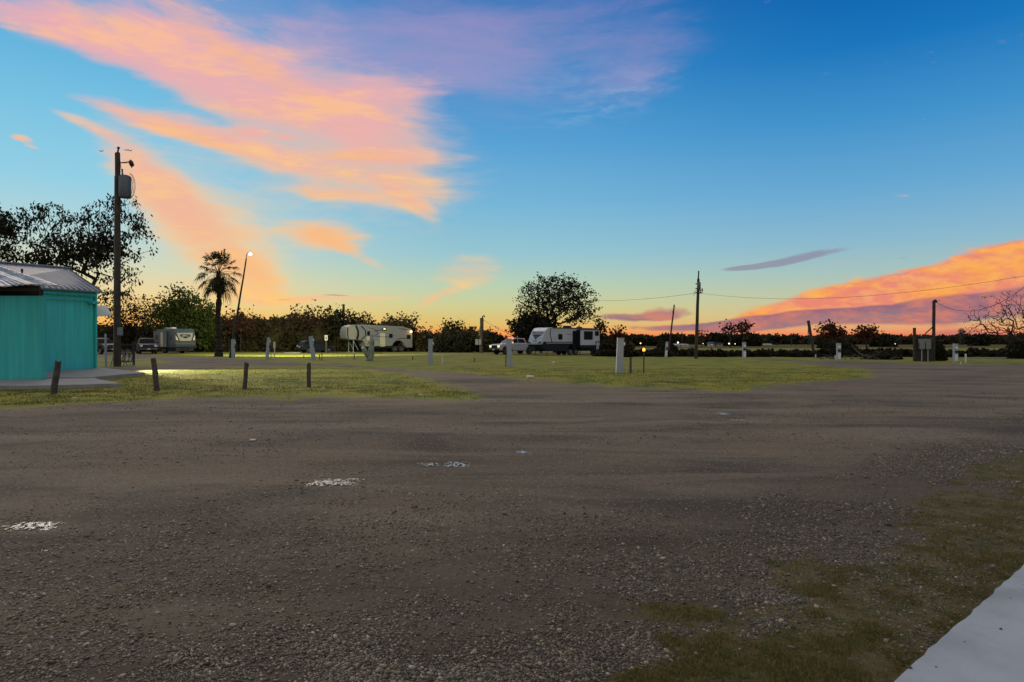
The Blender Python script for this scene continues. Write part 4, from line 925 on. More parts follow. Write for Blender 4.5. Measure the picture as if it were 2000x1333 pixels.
# --- fifth wheel trailer
t2 = thing('fifth_wheel_trailer', 'large grey white fifth wheel trailer with swooping stripes and glowing side lamps', 'trailer', (XA(736,99), 99, 0), R(214))
L = 10.2; W = 2.5; h2 = L/2
up = [(-h2,.95),(-h2,2.7),(-h2+.25,2.95),(-h2+2.2,3.55),(-h2+3.2,3.68),(h2-2.6,3.95),(h2-.9,3.92),(h2-.30,3.72),(h2-.04,3.1),(h2,2.5),(h2-.10,1.95),(h2-.3,1.78),(h2-2.3,1.72),(h2-2.85,1.45),(h2-3.0,.95),(-h2+3.4,.92)]
up = [(-h2,.62),(-h2,3.15),(-h2+.15,3.35),(-h2+1.6,3.72),(h2-2.4,3.92),(h2-.8,3.86),(h2-.25,3.6),(h2-.03,3.1),(h2,2.5),(h2-.12,1.98),(h2-.4,1.80),(h2-2.3,1.72),(h2-2.75,1.5),(h2-2.9,.85),(-h2+3.9,.85)]+arc(-h2+2.2,.62,1.05,14,166,6)+[(-h2+.9,.62)]
b = MB(); b.prism(up, 'y', -W/2, W/2, .10); b.build('body', mat('rv_grey_panel', (.19,.20,.225), .45, var=.05), t2)
y_ = W/2
side_panel(t2, 'front_cap', [(h2-.35,3.50),(h2-.12,3.05),(h2-.08,2.5),(h2-.2,2.05),(h2-.42,1.9),(h2-1.35,1.86),(h2-1.55,2.4),(h2-1.55,3.1),(h2-1.25,3.70),(h2-.85,3.74)], y_, 'rv_cream')
side_panel(t2, 'stripe', [(h2-1.55,3.80),(h2-1.3,3.78),(h2-1.62,3.0),(h2-1.62,2.4),(h2-1.4,1.84),(h2-1.75,1.82),(h2-1.92,2.4),(h2-1.88,3.1)], y_+.012, 'rv_dark')
side_panel(t2, 'stripe', [(h2-.30,3.55),(h2-.18,3.4),(h2-.12,2.5),(h2-.3,1.95),(h2-.42,1.95),(h2-.28,2.5),(h2-.34,3.2)], y_+.024, 'rv_dark')
side_panel(t2, 'swoosh', [(h2-2.1,3.70),(h2-2.75,3.1),(h2-2.8,2.4),(h2-2.2,1.86),(h2-2.45,1.84),(h2-3.0,2.4),(h2-2.95,3.1),(h2-2.4,3.74)], y_, 'rv_brown')
def swoosh(pts, w0): 
    a = [Vector((p[0], p[1])) for p in pts]; l_, r_ = [], []
    for i, p in enumerate(a):
        d_ = (a[min(i+1,len(a)-1)]-a[max(i-1,0)]).normalized(); n_ = Vector((-d_.y, d_.x)); k_ = w0*math.sin(math.pi*(i+.25)/(len(a)-.5)); l_.append(p+n_*k_); r_.append(p-n_*k_)
    side_panel(t2, 'swoosh', [tuple(p) for p in l_+r_[::-1]], y_, 'rv_brown')
swoosh([(h2-3.2,3.5),(h2-3.9,3.4),(h2-4.5,3.1),(h2-4.75,2.7),(h2-4.4,2.35),(h2-3.9,2.25)], .06)
swoosh([(h2-4.0,3.0),(h2-4.4,3.0),(h2-5.4,3.25),(h2-6.1,3.65)], .06)
swoosh([(h2-4.0,2.3),(h2-5.2,2.2),(h2-6.4,2.2),(h2-7.5,2.45)], .05)
swoosh([(-h2+.2,1.9),(-h2+1.2,2.0),(-h2+2.2,1.95),(-h2+3.0,1.6)], .05)
swoosh([(-h2+.5,3.22),(-h2+1.2,3.3),(-h2+2.2,3.42)], .06)
side_panel(t2, 'skirt', [(h2-2.95,.86),(h2-2.7,1.45),(h2-2.4,1.68),(h2-4.6,1.68),(h2-5.4,.86)], y_, 'rv_cream')
side_panel(t2, 'door', rect(-h2+4.35,.80,-h2+5.15,2.75), y_, 'rv_door')
lit = emis('window_glow', (1,.42,.1), .9)
rv_window(t2, -h2+3.2,2.05,-h2+3.75,2.65, y_, 1); rv_window(t2, -h2+.35,1.9,-h2+.95,2.5, y_, 1); rv_window(t2, h2-3.55,2.35,h2-3.1,3.0, y_, 1)
side_panel(t2, 'door', rect(h2-3.6,1.0,h2-3.05,2.25), y_, 'rv_door')
b = MB(); b.box((-h2+4.5,y_+.06,3.3), (.5,.12,.36), None, .02); pl_ = b.build('porch_lamp', M['dark_metal'], t2)
b = MB(); b.box((-h2+4.5,y_+.13,3.34), (.3,.03,.2)); b.build('lamp_lens', emis('amber_glow', (1,.55,.12), 2.2), pl_)
b = MB(); b.sphere((-h2+.3,y_+.12,2.98), .17); b.build('side_lamp', emis('warm_glow', (1,.55,.25), 4), t2, True)
b = MB(); b.box((-h2-.02,y_-.25,1.0), (.05,.2,.16)); b.build('taillight', emis('red_glow', (1,.04,.05), 1.2), t2)
ac(t2, -1.2, 3.76, 'dark_metal'); ac(t2, 2.0, 3.86, 'dark_metal')
b = MB(); b.box((-3.0,.3,3.62), (.5,.5,.2)); b.build('roof_vent', M['dark_metal'], t2)
for x_ in (-2.35,-3.4):
    for s_ in (1,-1): wheel(t2, x_, s_*1.02, .42, .26)
for s_ in (1,-1): b = MB(); b.tube([(h2-1.2,s_*.9,1.75),(h2-1.2,s_*.9,.02)], .05, 6); b.tube([(h2-1.2,s_*.9,1.7),(h2-1.9,s_*.9,.3)], .035, 6); b.box((h2-1.2,s_*.9,.03), (.3,.3,.06)); b.build('landing_leg', M['ped'], t2)
b = MB()
for k_ in range(4): b.box((-h2+4.75,y_+.25+.22*k_,.62-.17*k_), (.7,.2,.04))
b.build('entry_steps', M['dark_metal'], t2)
b = MB(); b.box((-1.0,0,.72), (5.5,1.8,.3)); b.build('chassis', M['black'], t2)
point('trailer_lamp_light', (0,0,0), 14, (1,.5,.2), .1).parent = t2; bpy.data.objects['trailer_lamp_light'].location = (-h2+.3, y_+.5, 2.9)
# --- grey travel trailer, front to the camera
t1 = thing('travel_trailer', 'blue grey travel trailer with dark front cap and tan shield beside the black pickup', 'travel trailer', (XA(343,91), 91, 0), R(-47))
L = 8.2; W = 2.5; h2 = L/2
up = [(-h2,.75),(-h2,3.05),(-h2+.1,3.15),(h2-1.1,3.2),(h2-.8,3.12),(h2-.4,2.7),(h2-.05,1.5),(h2,1.2),(h2-.15,.85),(h2-.6,.72)]
b = MB(); b.prism(up, 'y', -W/2, W/2, .06); b.build('body', M['rv_blue'], t1)
def capx(z_): return h2-.4+(2.7-z_)/1.2*.35 if z_ < 2.7 else h2-.4-(z_-2.7)/.42*.4
def cap1(pts, nm, m, dn):
    b = MB(); A = [b.bm.verts.new((capx(z_)+dn, y__, z_)) for y__, z_ in pts]; B = [b.bm.verts.new((capx(z_)+dn-.05, y__, z_)) for y__, z_ in pts]
    b.bm.faces.new(A); b.bm.faces.new(B[::-1]); n_ = len(pts)
    for k_ in range(n_): b.bm.faces.new((A[k_], B[k_], B[(k_+1)%n_], A[(k_+1)%n_]))
    bmesh.ops.recalc_face_normals(b.bm, faces=b.bm.faces[:]); return b.build(nm, M[m], t1)
cap1([(-1.2,1.3),(1.2,1.3),(1.22,2.7),(-1.22,2.7)], 'front_cap', 'rv_brown', .03)
cap1([(-.62,1.62),(.62,1.62),(.74,1.75),(1.02,2.66),(-1.02,2.66),(-.74,1.75)], 'shield', 'rv_cream', .06)
cap1([(-.60,2.45),(.60,2.45),(.64,2.2),(0,1.92),(-.64,2.2)], 'emblem', 'rv_dark', .075)
cap1([(-.50,2.26),(-.1,2.38),(.1,2.30),(.5,2.26),(.3,2.18),(0,2.22),(-.3,2.16)], 'emblem', 'rv_cream', .085)
for s_ in (1,-1):
    for k_ in range(3): cap1([(s_*(1.18),2.35-.2*k_),(s_*(1.18),2.22-.2*k_),(s_*(.98-.03*k_),1.9-.12*k_),(s_*(1.0-.03*k_),2.02-.12*k_)], 'marker_stripe', 'white_paint', .07)
side_panel(t1, 'door', rect(-.3,.85,.55,2.75), W/2+.5, 'rv_door', .03, -1)
b = MB(); b.box((-1.5,-W/2-.25,1.85), (4.2,.5,2.1), None, .03); b.build('slide_out', M['rv_blue'], t1)
rv_window(t1, 2.0,1.75,2.45,2.3, W/2, -1); rv_window(t1, -2.6,1.7,-1.6,2.4, W/2+.5, -1)
ac(t1, -1.0, 3.18); b = MB(); b.box((-3.0,0,3.3), (.8,.9,.3), None, .08); b.build('roof_pod', M['grey_metal'], t1)
b = MB(); b.tube([(h2-1.2,-.6,3.2),(h2-1.2,-.6,3.4),(h2-1.2,.5,3.4),(h2-1.2,.5,3.2)], .04, 6); b.build('roof_rack', M['dark_metal'], t1)
b = MB(); b.tube([(h2-.2,.5,.8),(h2+1.1,0,.55)], .06, 6); b.tube([(h2-.2,-.5,.8),(h2+1.1,0,.55)], .06, 6); b.tube([(h2+.8,0,1.0),(h2+.8,0,.03)], .04, 6); b.build('hitch', M['black'], t1)
b = MB(); b.box((0,0,.55), (7.4,2.2,.45)); b.build('chassis', M['black'], t1)
for x_ in (-.4,-1.3):
    for s_ in (1,-1): wheel(t1, x_, s_*1.05, .36, .24)
# ------------------------------------------------------------------ trees
def grow(name, label, cat, base, zc, ells, n, r_tip=.012, leaf=None, leafn=6, leafs=.12, bark='bark', seed=1, group=None, droop=.2, bare=False, trunk_to=None, pipe=2.3, clump=.35, up=.25, leafmatk=None, nleaf_max=200000, maxr=None, aspect=.38, shape=0):
    """branches reach for points of the crown volumes; ells = [(cx,cy,cz,rx,ry,rz)] relative to the base"""
    r = np.random.RandomState(seed)
    vol = np.array([e[3]*e[4]*e[5] for e in ells]); vol = vol/vol.sum(); pts = []
    for e, v in zip(ells, vol):
        k = max(6, int(n*v)); d = r.randn(k, 3); d /= np.linalg.norm(d, axis=1)[:, None]; rad = r.rand(k)**.45
        pts.append(np.array(e[:3])+d*rad[:, None]*np.array(e[3:6]))
    A = np.concatenate(pts)
    root = np.array([0,0,-.2]); tk = np.array(trunk_to if trunk_to else (0,0,zc), float)
    nodes = [root]; par = [-1]
    for i in range(1, 6): nodes.append(root+(tk-root)*i/5+np.append(r.randn(2)*.04*zc*(i < 5)*.4, 0)); par.append(i-1)
    start = 4
    order = np.argsort(np.linalg.norm(A-tk, axis=1)+r.rand(len(A))*.5)
    term = []
    for a in order:
        p = A[a]; N_ = np.array(nodes); dd = N_[start:]-p; dist = np.linalg.norm(dd, axis=1)
        pen = np.linalg.norm(N_[start:]-tk, axis=1)
        j = int(np.argmin(dist+.22*pen))+start
        q = nodes[j]; Ld = np.linalg.norm(p-q); st_ = max(1, min(6, int(Ld/(.10*zc+.25)))); prev = j
        bow = np.array([0,0,up*Ld*.35])
        for s in range(1, st_+1):
            t_ = s/st_; nodes.append(q+(p-q)*t_+bow*math.sin(math.pi*t_)*.6+r.randn(3)*.05*Ld/st_*(s < st_)); par.append(prev); prev = len(nodes)-1
        term.append(prev)
    N_ = np.array(nodes); par = np.array(par); rad = np.full(len(N_), 0.0); cnt = np.zeros(len(N_))
    for i in range(len(N_)-1, 0, -1):
        if cnt[i] == 0: cnt[i] = 1
        cnt[par[i]] += cnt[i]
    rad = r_tip*cnt**(1/pipe)
    if maxr: rad = np.minimum(rad, maxr)
    ns = 5; ang = np.arange(ns)*2*np.pi/ns
    ii = np.arange(1, len(N_)); p0 = N_[par[ii]]; p1 = N_[ii]; d = p1-p0; d /= (np.linalg.norm(d, axis=1)[:, None]+1e-9)
    ref = np.where(np.abs(d[:, 2:3]) > .9, np.array([[1.,0,0]]), np.array([[0,0,1.]])); u = np.cross(d, ref); u /= np.linalg.norm(u, axis=1)[:, None]; v = np.cross(d, u)
    ring = u[:, None]*np.cos(ang)[None, :, None]+v[:, None]*np.sin(ang)[None, :, None]
    ra = np.minimum(rad[par[ii]], rad[ii]*1.35)
    V = np.concatenate([p0[:, None]+ring*ra[:, None, None], p1[:, None]+ring*rad[ii][:, None, None]], 1).reshape(-1, 3)
    k = np.arange(ns); fq = np.stack([k, (k+1)%ns, (k+1)%ns+ns, k+ns], 1); Fq = (fq[None]+(np.arange(len(ii))*2*ns)[:, None, None]).reshape(-1, 4)
    o = thing(name, label, cat, base, group=group)
    link('trunk', np_mesh('trunk', V, Fq, 4), M[bark], o, True)
    if leaf:
        T = N_[np.array(term)]; k = len(T)*leafn; c = np.repeat(T, leafn, 0)+r.randn(k, 3)*clump*np.array([1,1,.85]); keep = r.rand(k) > .12; c = c[keep]
        link('crown', leafmesh(c, leafs, r, droop, aspect), M[leaf], o)
    return o
def leafmesh(c, s, r, droop=.2, aspect=.38):
    k = len(c); d = r.randn(k, 3); d[:, 2] = d[:, 2]*(1-droop*.6)-droop*2.2; d /= np.linalg.norm(d, axis=1)[:, None]
    u = r.randn(k, 3); u -= (u*d).sum(1)[:, None]*d; u /= np.linalg.norm(u, axis=1)[:, None]
    L = (s*(.55+.9*r.rand(k)))[:, None]; w_ = L*aspect
    V = np.stack([c, c+d*L*.5+u*w_, c+d*L, c+d*L*.5-u*w_], 1).reshape(-1, 3)
    return np_mesh('crown', V, np.arange(k*4).reshape(-1, 4), 4)
def treeat(name, label, cat, px, pyb, Y, zc, ells_px, **kw):
    """ells_px: (px, py, halfwidth px, halfheight px, [depth factor]) in the picture at distance Y"""
    s_ = Y/F; x = XA(px, Y)
    es = [((e[0]-px)*s_, 0 if len(e) < 6 else e[5], ZA(e[1], Y), e[2]*s_, e[2]*s_*(e[4] if len(e) > 4 else .8), e[3]*s_) for e in ells_px]
    return grow(name, label, cat, (x, Y, 0), zc, es, **kw)
# big tree behind the wash house
treeat('tree', 'large spreading tree with drooping dark leaves behind the turquoise wash house', 'tree', 138, 0, 52, 4.6,
  [(150,460,95,55),(235,420,55,50),(270,470,32,60),(225,545,50,40),(45,430,50,40,.6),(-25,450,55,50),(100,415,50,28),(70,490,80,28),(200,395,32,24),(180,500,70,40),(10,510,70,35),(205,580,30,28)],
  n=560, r_tip=.014, leaf='leaf_dark', leafn=11, leafs=.27, droop=.85, seed=5, clump=.19, maxr=.42, trunk_to=(.9,0,4.9), aspect=.22, up=.1)
c = np.concatenate([rs.randn(700,3)*[1.5,1.0,.62]+[XA(178,52),52,ZA(492,52)], rs.randn(450,3)*[.8,.6,.4]+[XA(212,52),52,ZA(480,52)], rs.randn(350,3)*[.9,.6,.35]+[XA(80,52),52,ZA(506,52)], rs.randn(900,3)*[.9,.6,.6]+[XA(-6,52),52,ZA(440,52)]])
o = link('dense_clumps', leafmesh(c-np.array([XA(138,52),52,0]), .28, rs, .6, .3), M['leaf_dark'], [q for q in bpy.data.objects if q.name.startswith('tree')][0])
# round tree behind the white and black trailer
treeat('tree', 'broad round crowned tree behind the white and black travel trailer', 'tree', 1083, 0, 94, 3.6,
  [(1090,590,78,52),(1045,600,42,45),(1130,590,42,42),(1070,565,55,28),(1145,610,32,28),(1015,620,20,26),(1060,628,50,20)],
  n=820, r_tip=.025, leaf='leaf_dark', leafn=10, leafs=.26, droop=.25, seed=8, clump=.27, up=.35)
treeat('tree', 'dense dark lower bush at the left foot of the round crowned tree', 'bush', 1030, 0, 92, 1.2, [(1032,640,26,20),(1055,645,24,18)], n=160, r_tip=.012, leaf='leaf_dark', leafn=40, leafs=.4, seed=9, clump=.6)
# trees left of the palm
treeat('tree', 'bushy dark green tree behind the grey trailer, lit green on its right', 'tree', 352, 0, 97, 3.0,
  [(352,600,44,42),(335,625,45,38),(375,612,32,36),(392,640,20,40)], n=520, r_tip=.016, leaf='leaf_green', leafn=12, leafs=.36, droop=.3, seed=12, clump=.5)
treeat('tree', 'sparse autumn tree with orange sky showing through it behind the tall pole', 'tree', 270, 0, 104, 2.6,
  [(262,608,40,36),(290,622,30,30),(235,628,28,30),(215,600,24,30)], n=430, r_tip=.015, leaf='leaf_brown', leafn=4, leafs=.34, seed=13, clump=.5)
treeat('tree', 'small bright green leaved tree lit by the floodlight left of the palm', 'tree', 402, 0, 99, 2.0,
  [(402,640,17,34),(408,615,12,22),(396,662,15,16)], n=200, r_tip=.012, leaf='leaf_green', leafn=34, leafs=.32, droop=.3, seed=14, clump=.42)
# tops rising out of the thicket
TOPS = [(470,620,32,24,98,'leaf_rust','rust tinted treetop above the thicket just right of the palm'),(600,612,34,22,100,'leaf_brown','autumn treetop glowing with sunset above the dark wagon'),(655,618,36,22,102,'leaf_dark','dark treetop left of the short black pole'),
 (700,625,24,16,104,'leaf_dark','small treetop right of the short black pole'),(770,632,26,20,110,'leaf_dark','sparse treetop over the roof of the fifth wheel trailer'),(800,630,22,22,112,'leaf_dark','sparse treetop above the right end of the fifth wheel trailer'),
 (885,640,26,16,112,'leaf_dark','leafy treetop above the round dark bush'),(918,650,12,10,112,'leaf_rust','small rust coloured treetop left of the weatherhead pole'),(1172,642,9,26,100,'leaf_dark','narrow treetop just right of the round crowned tree'),(1208,652,14,14,100,'leaf_rust','small red lit treetop above the nearest pedestal')]
for i, (px, py, a_, b_, Y, lf, lb) in enumerate(TOPS):
    treeat('tree', lb, 'tree', px, 0, Y, 2.2, [(px-a_*.3,py+4,a_*.7,b_),(px+a_*.35,py+2,a_*.6,b_*.9),(px,py+b_*.8,a_*.9,b_*.9)], n=170, r_tip=.016, leaf=lf, leafn=3 if i in (0,1,5,8,9) else 6, leafs=.38, seed=30+i, clump=.42, up=.5, group='treetops above the thicket')
r = random.Random(77); px = 442; k_ = 0
while px < 985:
    if not (1000 < px): 
        yb = 628 if px < 660 else 640 if px < 800 else 652
        w_ = r.uniform(12,20); hh_ = r.uniform(7,14)
        treeat('thicket_tree', ['wispy','scraggly','thin','leggy','ragged','sparse'][k_ % 6]+' dark treetop poking from the thicket, '+str(['first','second','third','fourth','fifth','sixth','seventh','eighth','ninth','tenth','eleventh','twelfth','thirteenth','fourteenth','fifteenth','sixteenth','seventeenth','eighteenth','nineteenth','twentieth'][k_])+' right of the palm', 'tree', px, 0, r.uniform(106,112), 2.0, [(px-w_*.4,yb,w_*.6,hh_),(px+w_*.4,yb+3,w_*.6,hh_),(px,yb+12,w_,hh_)], n=80, r_tip=.017, leaf='leaf_thicket', leafn=4, leafs=.3, seed=300+k_, clump=.3, up=.6, group='treetops above the thicket')
        k_ += 1
    px += r.uniform(26,36)
def bushmass(name, label, lumps, lf, n_per, s, seed, kind='stuff', core='leaf_dark'):
    """lumps: (px, pytop, halfwidth px, Y)"""
    r = np.random.RandomState(seed); cs = []; 
    b = MB()
    for px, pt, hw, Y in lumps:
        x = XA(px, Y); H = ZA(pt, Y); w_ = hw/F*Y; dp = min(w_, 3.0)
        k = n_per; d = r.randn(k, 3); d /= np.linalg.norm(d, axis=1)[:, None]; rr = .80+.30*r.rand(k)
        cc = d*rr[:, None]*np.array([w_, dp, H*.62])+np.array([x, Y, H*.40]); cs.append(cc[cc[:, 2] > -.1])
        k0 = len(b.bm.verts); g_ = bmesh.ops.create_icosphere(b.bm, subdivisions=2, radius=1.0)['verts']  # solid core added inside each lump to block light
        for v in g_: j_ = 1+r.uniform(-.1,.1); v.co = Vector((x+v.co.x*w_*.86*j_, Y+v.co.y*dp*.86*j_, H*.38+v.co.z*H*.56*j_))
    me = bpy.data.meshes.new(name); b.bm.to_mesh(me); b.bm.free(); 
    L_ = leafmesh(np.concatenate(cs), s, r, .2, .45)
    bb = bmesh.new(); bb.from_mesh(me); bb.from_mesh(L_); me2 = bpy.data.meshes.new(name); bb.to_mesh(me2); bb.free()
    return tag(link(name, me2, M[lf]), label, None, kind=kind)
r = random.Random(3); LM = []
px = 178
while px < 960:
    top = 634+r.uniform(-5,7)
    if px < 320: top = 640+r.uniform(-4,6)
    if 430 < px < 660: top = 624+r.uniform(-5,5)
    if px > 790: top = 652+r.uniform(-5,5)
    LM.append((px, top, r.uniform(15,25), r.uniform(101,109))); px += 12
LM += [(1175,664,20,100),(1195,668,18,99),(1215,666,20,98)]
bushmass('thicket', 'dark unbroken thicket closing the far side of the camp', LM, 'leaf_thicket', 900, .45, 4)
tag(bushmass('bush', 'round dark green bush between the fifth wheel trailer and white pickup', [(885,650,28,97),(900,655,24,96),(868,657,22,96)], 'leaf_dark', 1500, .35, 6, kind=None), cat='bush')
tag(bushmass('bush', 'low domed dark bush left of the white pickup', [(955,652,26,98),(975,658,22,99)], 'leaf_dark', 1300, .35, 7, kind=None), cat='bush')
# distant tree line on the right and the scrub belt before it
r = random.Random(9); LM = []; px = 1150
while px < 2120:
    LM.append((px, 657.5+r.uniform(-2.5,3)+(2 if 1480 < px < 1600 else 0), r.uniform(12,24), r.uniform(330,380))); px += 11
bushmass('distant_treeline', 'distant dark treeline along the horizon', LM, 'leaf_thicket', 500, 1.5, 14)
FT = [(1240,657,17,230,'low domed far tree nearest the largest pedestal'),(1303,655,14,228,'domed far tree behind the slender leaning pole'),(1280,661,12,236,'small far tree left of the domed one by the leaning pole'),(1395,653,14,232,'wide far tree just right of the transformer pole'),(1418,654,22,228,'wide flat far tree under the left bare treetop'),(1462,653,20,226,'wide far tree under the right bare treetop'),(1625,661,20,150,'dark bush below the left autumn shrub'),(1725,657,20,200,'dark far tree right of the autumn shrubs'),(1912,655,16,240,'low far tree before the right edge bare tree')]
for i, (px, pt, hw, Y, lb) in enumerate(FT):
    tag(bushmass('far_tree', lb, [(px,pt,hw,Y),(px+hw*.55,pt+2.5,hw*.6,Y+2),(px-hw*.55,pt+2.5,hw*.6,Y+1)], 'leaf_dark', 900, .9, 50+i, kind=None), cat='tree', group='rounded trees on the horizon')
def bare(label, px, Y, zc, ells, n, seed, lf=None, **kw):
    d_ = dict(r_tip=.02, leafn=3, leafs=.4, clump=.4, up=.45); d_.update(kw)
    return treeat('bare_tree', label, 'tree', px, 0, Y, zc, ells, n=n, seed=seed, leaf=lf, **d_)
bare('left of two nearly bare treetops above the distant pedestal', 1427, 170, 3.0, [(1422,641,12,14),(1436,645,9,10)], 60, 61, 'leaf_brown', r_tip=.045, leafs=.6)
bare('right of two nearly bare treetops above the distant pedestal', 1453, 165, 3.0, [(1453,640,20,13),(1454,632,6,10)], 80, 62, 'leaf_brown', r_tip=.045, leafs=.6)
bare('rust coloured autumn shrub, left of a pair on the right horizon', 1625, 120, 1.6, [(1618,648,20,16),(1640,652,16,12),(1632,640,8,8)], 170, 63, 'leaf_rust', r_tip=.025, leafn=5, leafs=.45)
bare('rust coloured autumn shrub, right of a pair on the right horizon', 1692, 120, 1.6, [(1682,652,14,11),(1700,650,16,11)], 140, 64, 'leaf_rust', r_tip=.025, leafn=5, leafs=.45)
bare('small red lit bare shrub right of the transformer pole', 1370, 190, 1.6, [(1370,655,11,10)], 40, 65, 'leaf_rust', r_tip=.04, leafs=.6)
bare('small umbrella shaped far tree on the horizon gap', 1554, 260, 1.8, [(1554,660,10,4)], 50, 66, 'leaf_dark', leafn=12, leafs=.9, r_tip=.05)
bare('flat topped small far tree left of the leaning pole stub', 1518, 260, 1.6, [(1514,661,9,4)], 50, 67, 'leaf_dark', leafn=12, leafs=.9, r_tip=.05)
treeat('bare_tree', 'leafless tree with sprawling branches at the right edge', 'tree', 2012, 0, 50, 1.6,
  [(1930,625,55,30,.5),(1965,600,45,35,.5),(1990,640,60,35),(2050,600,60,50),(1905,640,30,20,.5),(1925,590,20,16,.5),(1975,655,40,14)], n=620, r_tip=.0125, leaf='leaf_dark', leafn=2, leafs=.10, seed=70, clump=.15, up=.15, bark='bark', maxr=.24, pipe=2.05, droop=.3)
# scrub belt, brambles
r = random.Random(21); LM = []; px = 1175
while px < 2080:
    if not (1845 < px < 1975 and False): LM.append((px, 688+r.uniform(-3,4), r.uniform(8,20), r.uniform(68,74)))
    px += 9
bushmass('scrub', 'belt of dark dry scrub beyond the far verge', LM, 'scrub', 420, .35, 22)
tag(bushmass('bush', 'dark dome of brambles right of the meter rack', [(1826,668,14,55),(1834,680,12,55),(1816,678,12,55.5)], 'leaf_dark', 1500, .16, 23, kind=None), cat='bush')
tag(bushmass('bush', 'tall dark scrub bush behind the slender leaning pole', [(1298,668,14,88),(1310,674,12,88)], 'leaf_dark', 900, .25, 24, kind=None), cat='bush')
tag(bushmass('bush', 'dark scrub mound behind the pedestal by the branch pile', [(1630,664,20,82),(1655,672,18,82)], 'leaf_dark', 1000, .25, 25, kind=None), cat='bush')
tag(bushmass('bush', 'dark bush under the leafless tree at the right edge', [(1992,664,22,62),(2020,655,25,62)], 'leaf_dark', 1500, .2, 26, kind=None), cat='bush')
x, Y = G(1680, 703); b = MB(); rb = random.Random(2)
for k_ in range(26):
    a = Vector((rb.uniform(-3.4,2.6), rb.uniform(-.5,.5), .05)); d_ = Vector((rb.uniform(-1.4,1.4), rb.uniform(-.4,.4), rb.uniform(.0,.45)))
    b.tube([a, a+d_*.5+Vector((0,0,.08)), a+d_], [.05,.035,.012], 5)
b.tube([(.6,0,.25),(-.1,0,.55),(-.55,0,1.0),(-.75,0,1.3)], [.07,.06,.05,.02], 6)
o = b.build('branch_pile', M['bark_pale']); o.location = (x, Y, 0); tag(o, 'low pile of fallen branches with one pale limb sticking up', 'branches')
tag(bushmass('brush_heap', 'black heap of cut brush right of the fallen branches', [(1715,691,22,60),(1740,694,18,60)], 'leaf_dark', 700, .2, 27, kind=None), cat='brush heap')
# ------------------------------------------------------------------ palm
PY = 70; px0 = 427; s_ = PY/F
palm = thing('palm_tree', 'single fan palm with a shaggy crown beside the leaning floodlight pole', 'palm', (XA(px0,PY), PY, 0))
b = MB(); Hc = ZA(548, PY); prf = [(-.2,.46),(.15,.42),(.6,.33),(2.0,.26),(4,.24),(5.2,.25),(5.4,.32),(5.6,.26),(6.6,.23),(Hc,.20)]
n_ = 26; b.tube([(.06*math.sin(z_*1.2), 0, z_) for z_ in np.linspace(-.2, Hc+.8, n_*2)], [float(np.interp(z_, [p[0] for p in prf], [p[1] for p in prf]))*(1.0+.09*(i % 2)) for i, z_ in enumerate(np.linspace(-.2, Hc+.8, n_*2))], 12); b.build('trunk', mat('palm_bark', (.022,.017,.013), .95, var=.4, scale=6, bump=.5), palm)
rp = np.random.RandomState(4); fr_ = []
def frond(org, d, L, blade_r, droop_):
    """petiole then a fan of leaflets"""
    d = np.array(d, float); d /= np.linalg.norm(d); side = np.cross(d, [0,0,1.0]); side /= np.linalg.norm(side)+1e-9; upv = np.cross(side, d)
    tip = org+d*L+np.array([0,0,-droop_*L*.35]); mid = org+d*L*.5+np.array([0,0,.02])
    V, Fq = [], []
    w_ = .022
    for a_, b2 in ((org, mid), (mid, tip)):
        k = len(V); V += [a_-side*w_, a_+side*w_, b2+side*w_, b2-side*w_]; Fq.append([k,k+1,k+2,k+3])
        k = len(V); V += [a_-upv*w_, a_+upv*w_, b2+upv*w_, b2-upv*w_]; Fq.append([k,k+1,k+2,k+3])
    d2 = (tip-mid); d2 /= np.linalg.norm(d2)
    for i in range(17):
        a = -1.75+3.5*i/16; ll = blade_r*(.75+.25*math.cos(a))*rp.uniform(.85,1.1)
        e = d2*math.cos(a)+side*math.sin(a); e = e/np.linalg.norm(e)
        p1 = tip+e*ll*.62+upv*.04*rp.randn()+np.array([0,0,-.10*droop_*ll]); p2 = tip+e*ll+np.array([0,0,-(.30+.4*droop_)*ll*rp.uniform(.5,1.2)]); ws = np.cross(e, upv)*.055
        k = len(V); V += [tip-ws*.3, p1-ws, p2, p1+ws]; Fq.append([k,k+1,k+2,k+3])
    return V, Fq
oz = Hc+.55
for i in range(34):
    ph = i*2.399; t_ = i/33.0
    elv = R(78)-t_*R(128)
    d_ = (math.cos(ph)*math.cos(elv), math.sin(ph)*math.cos(elv), math.sin(elv)); L_ = rp.uniform(1.25,1.75)*(1-.12*t_)
    V, Fq = frond(np.array([.05*math.cos(ph),.05*math.sin(ph),oz+.35*(1-t_)]), d_, L_, rp.uniform(.85,1.15), .08+t_*.85)
    link('frond', np_mesh('frond', np.array(V), np.array(Fq), 4), M['leaf_palm'], palm)
c = rp.randn(900,3)*[.22,.22,.32]+[0,0,oz-.75]; link('dead_leaf_skirt', leafmesh(c, .55, rp, .95, .12), M['leaf_brown'], palm)
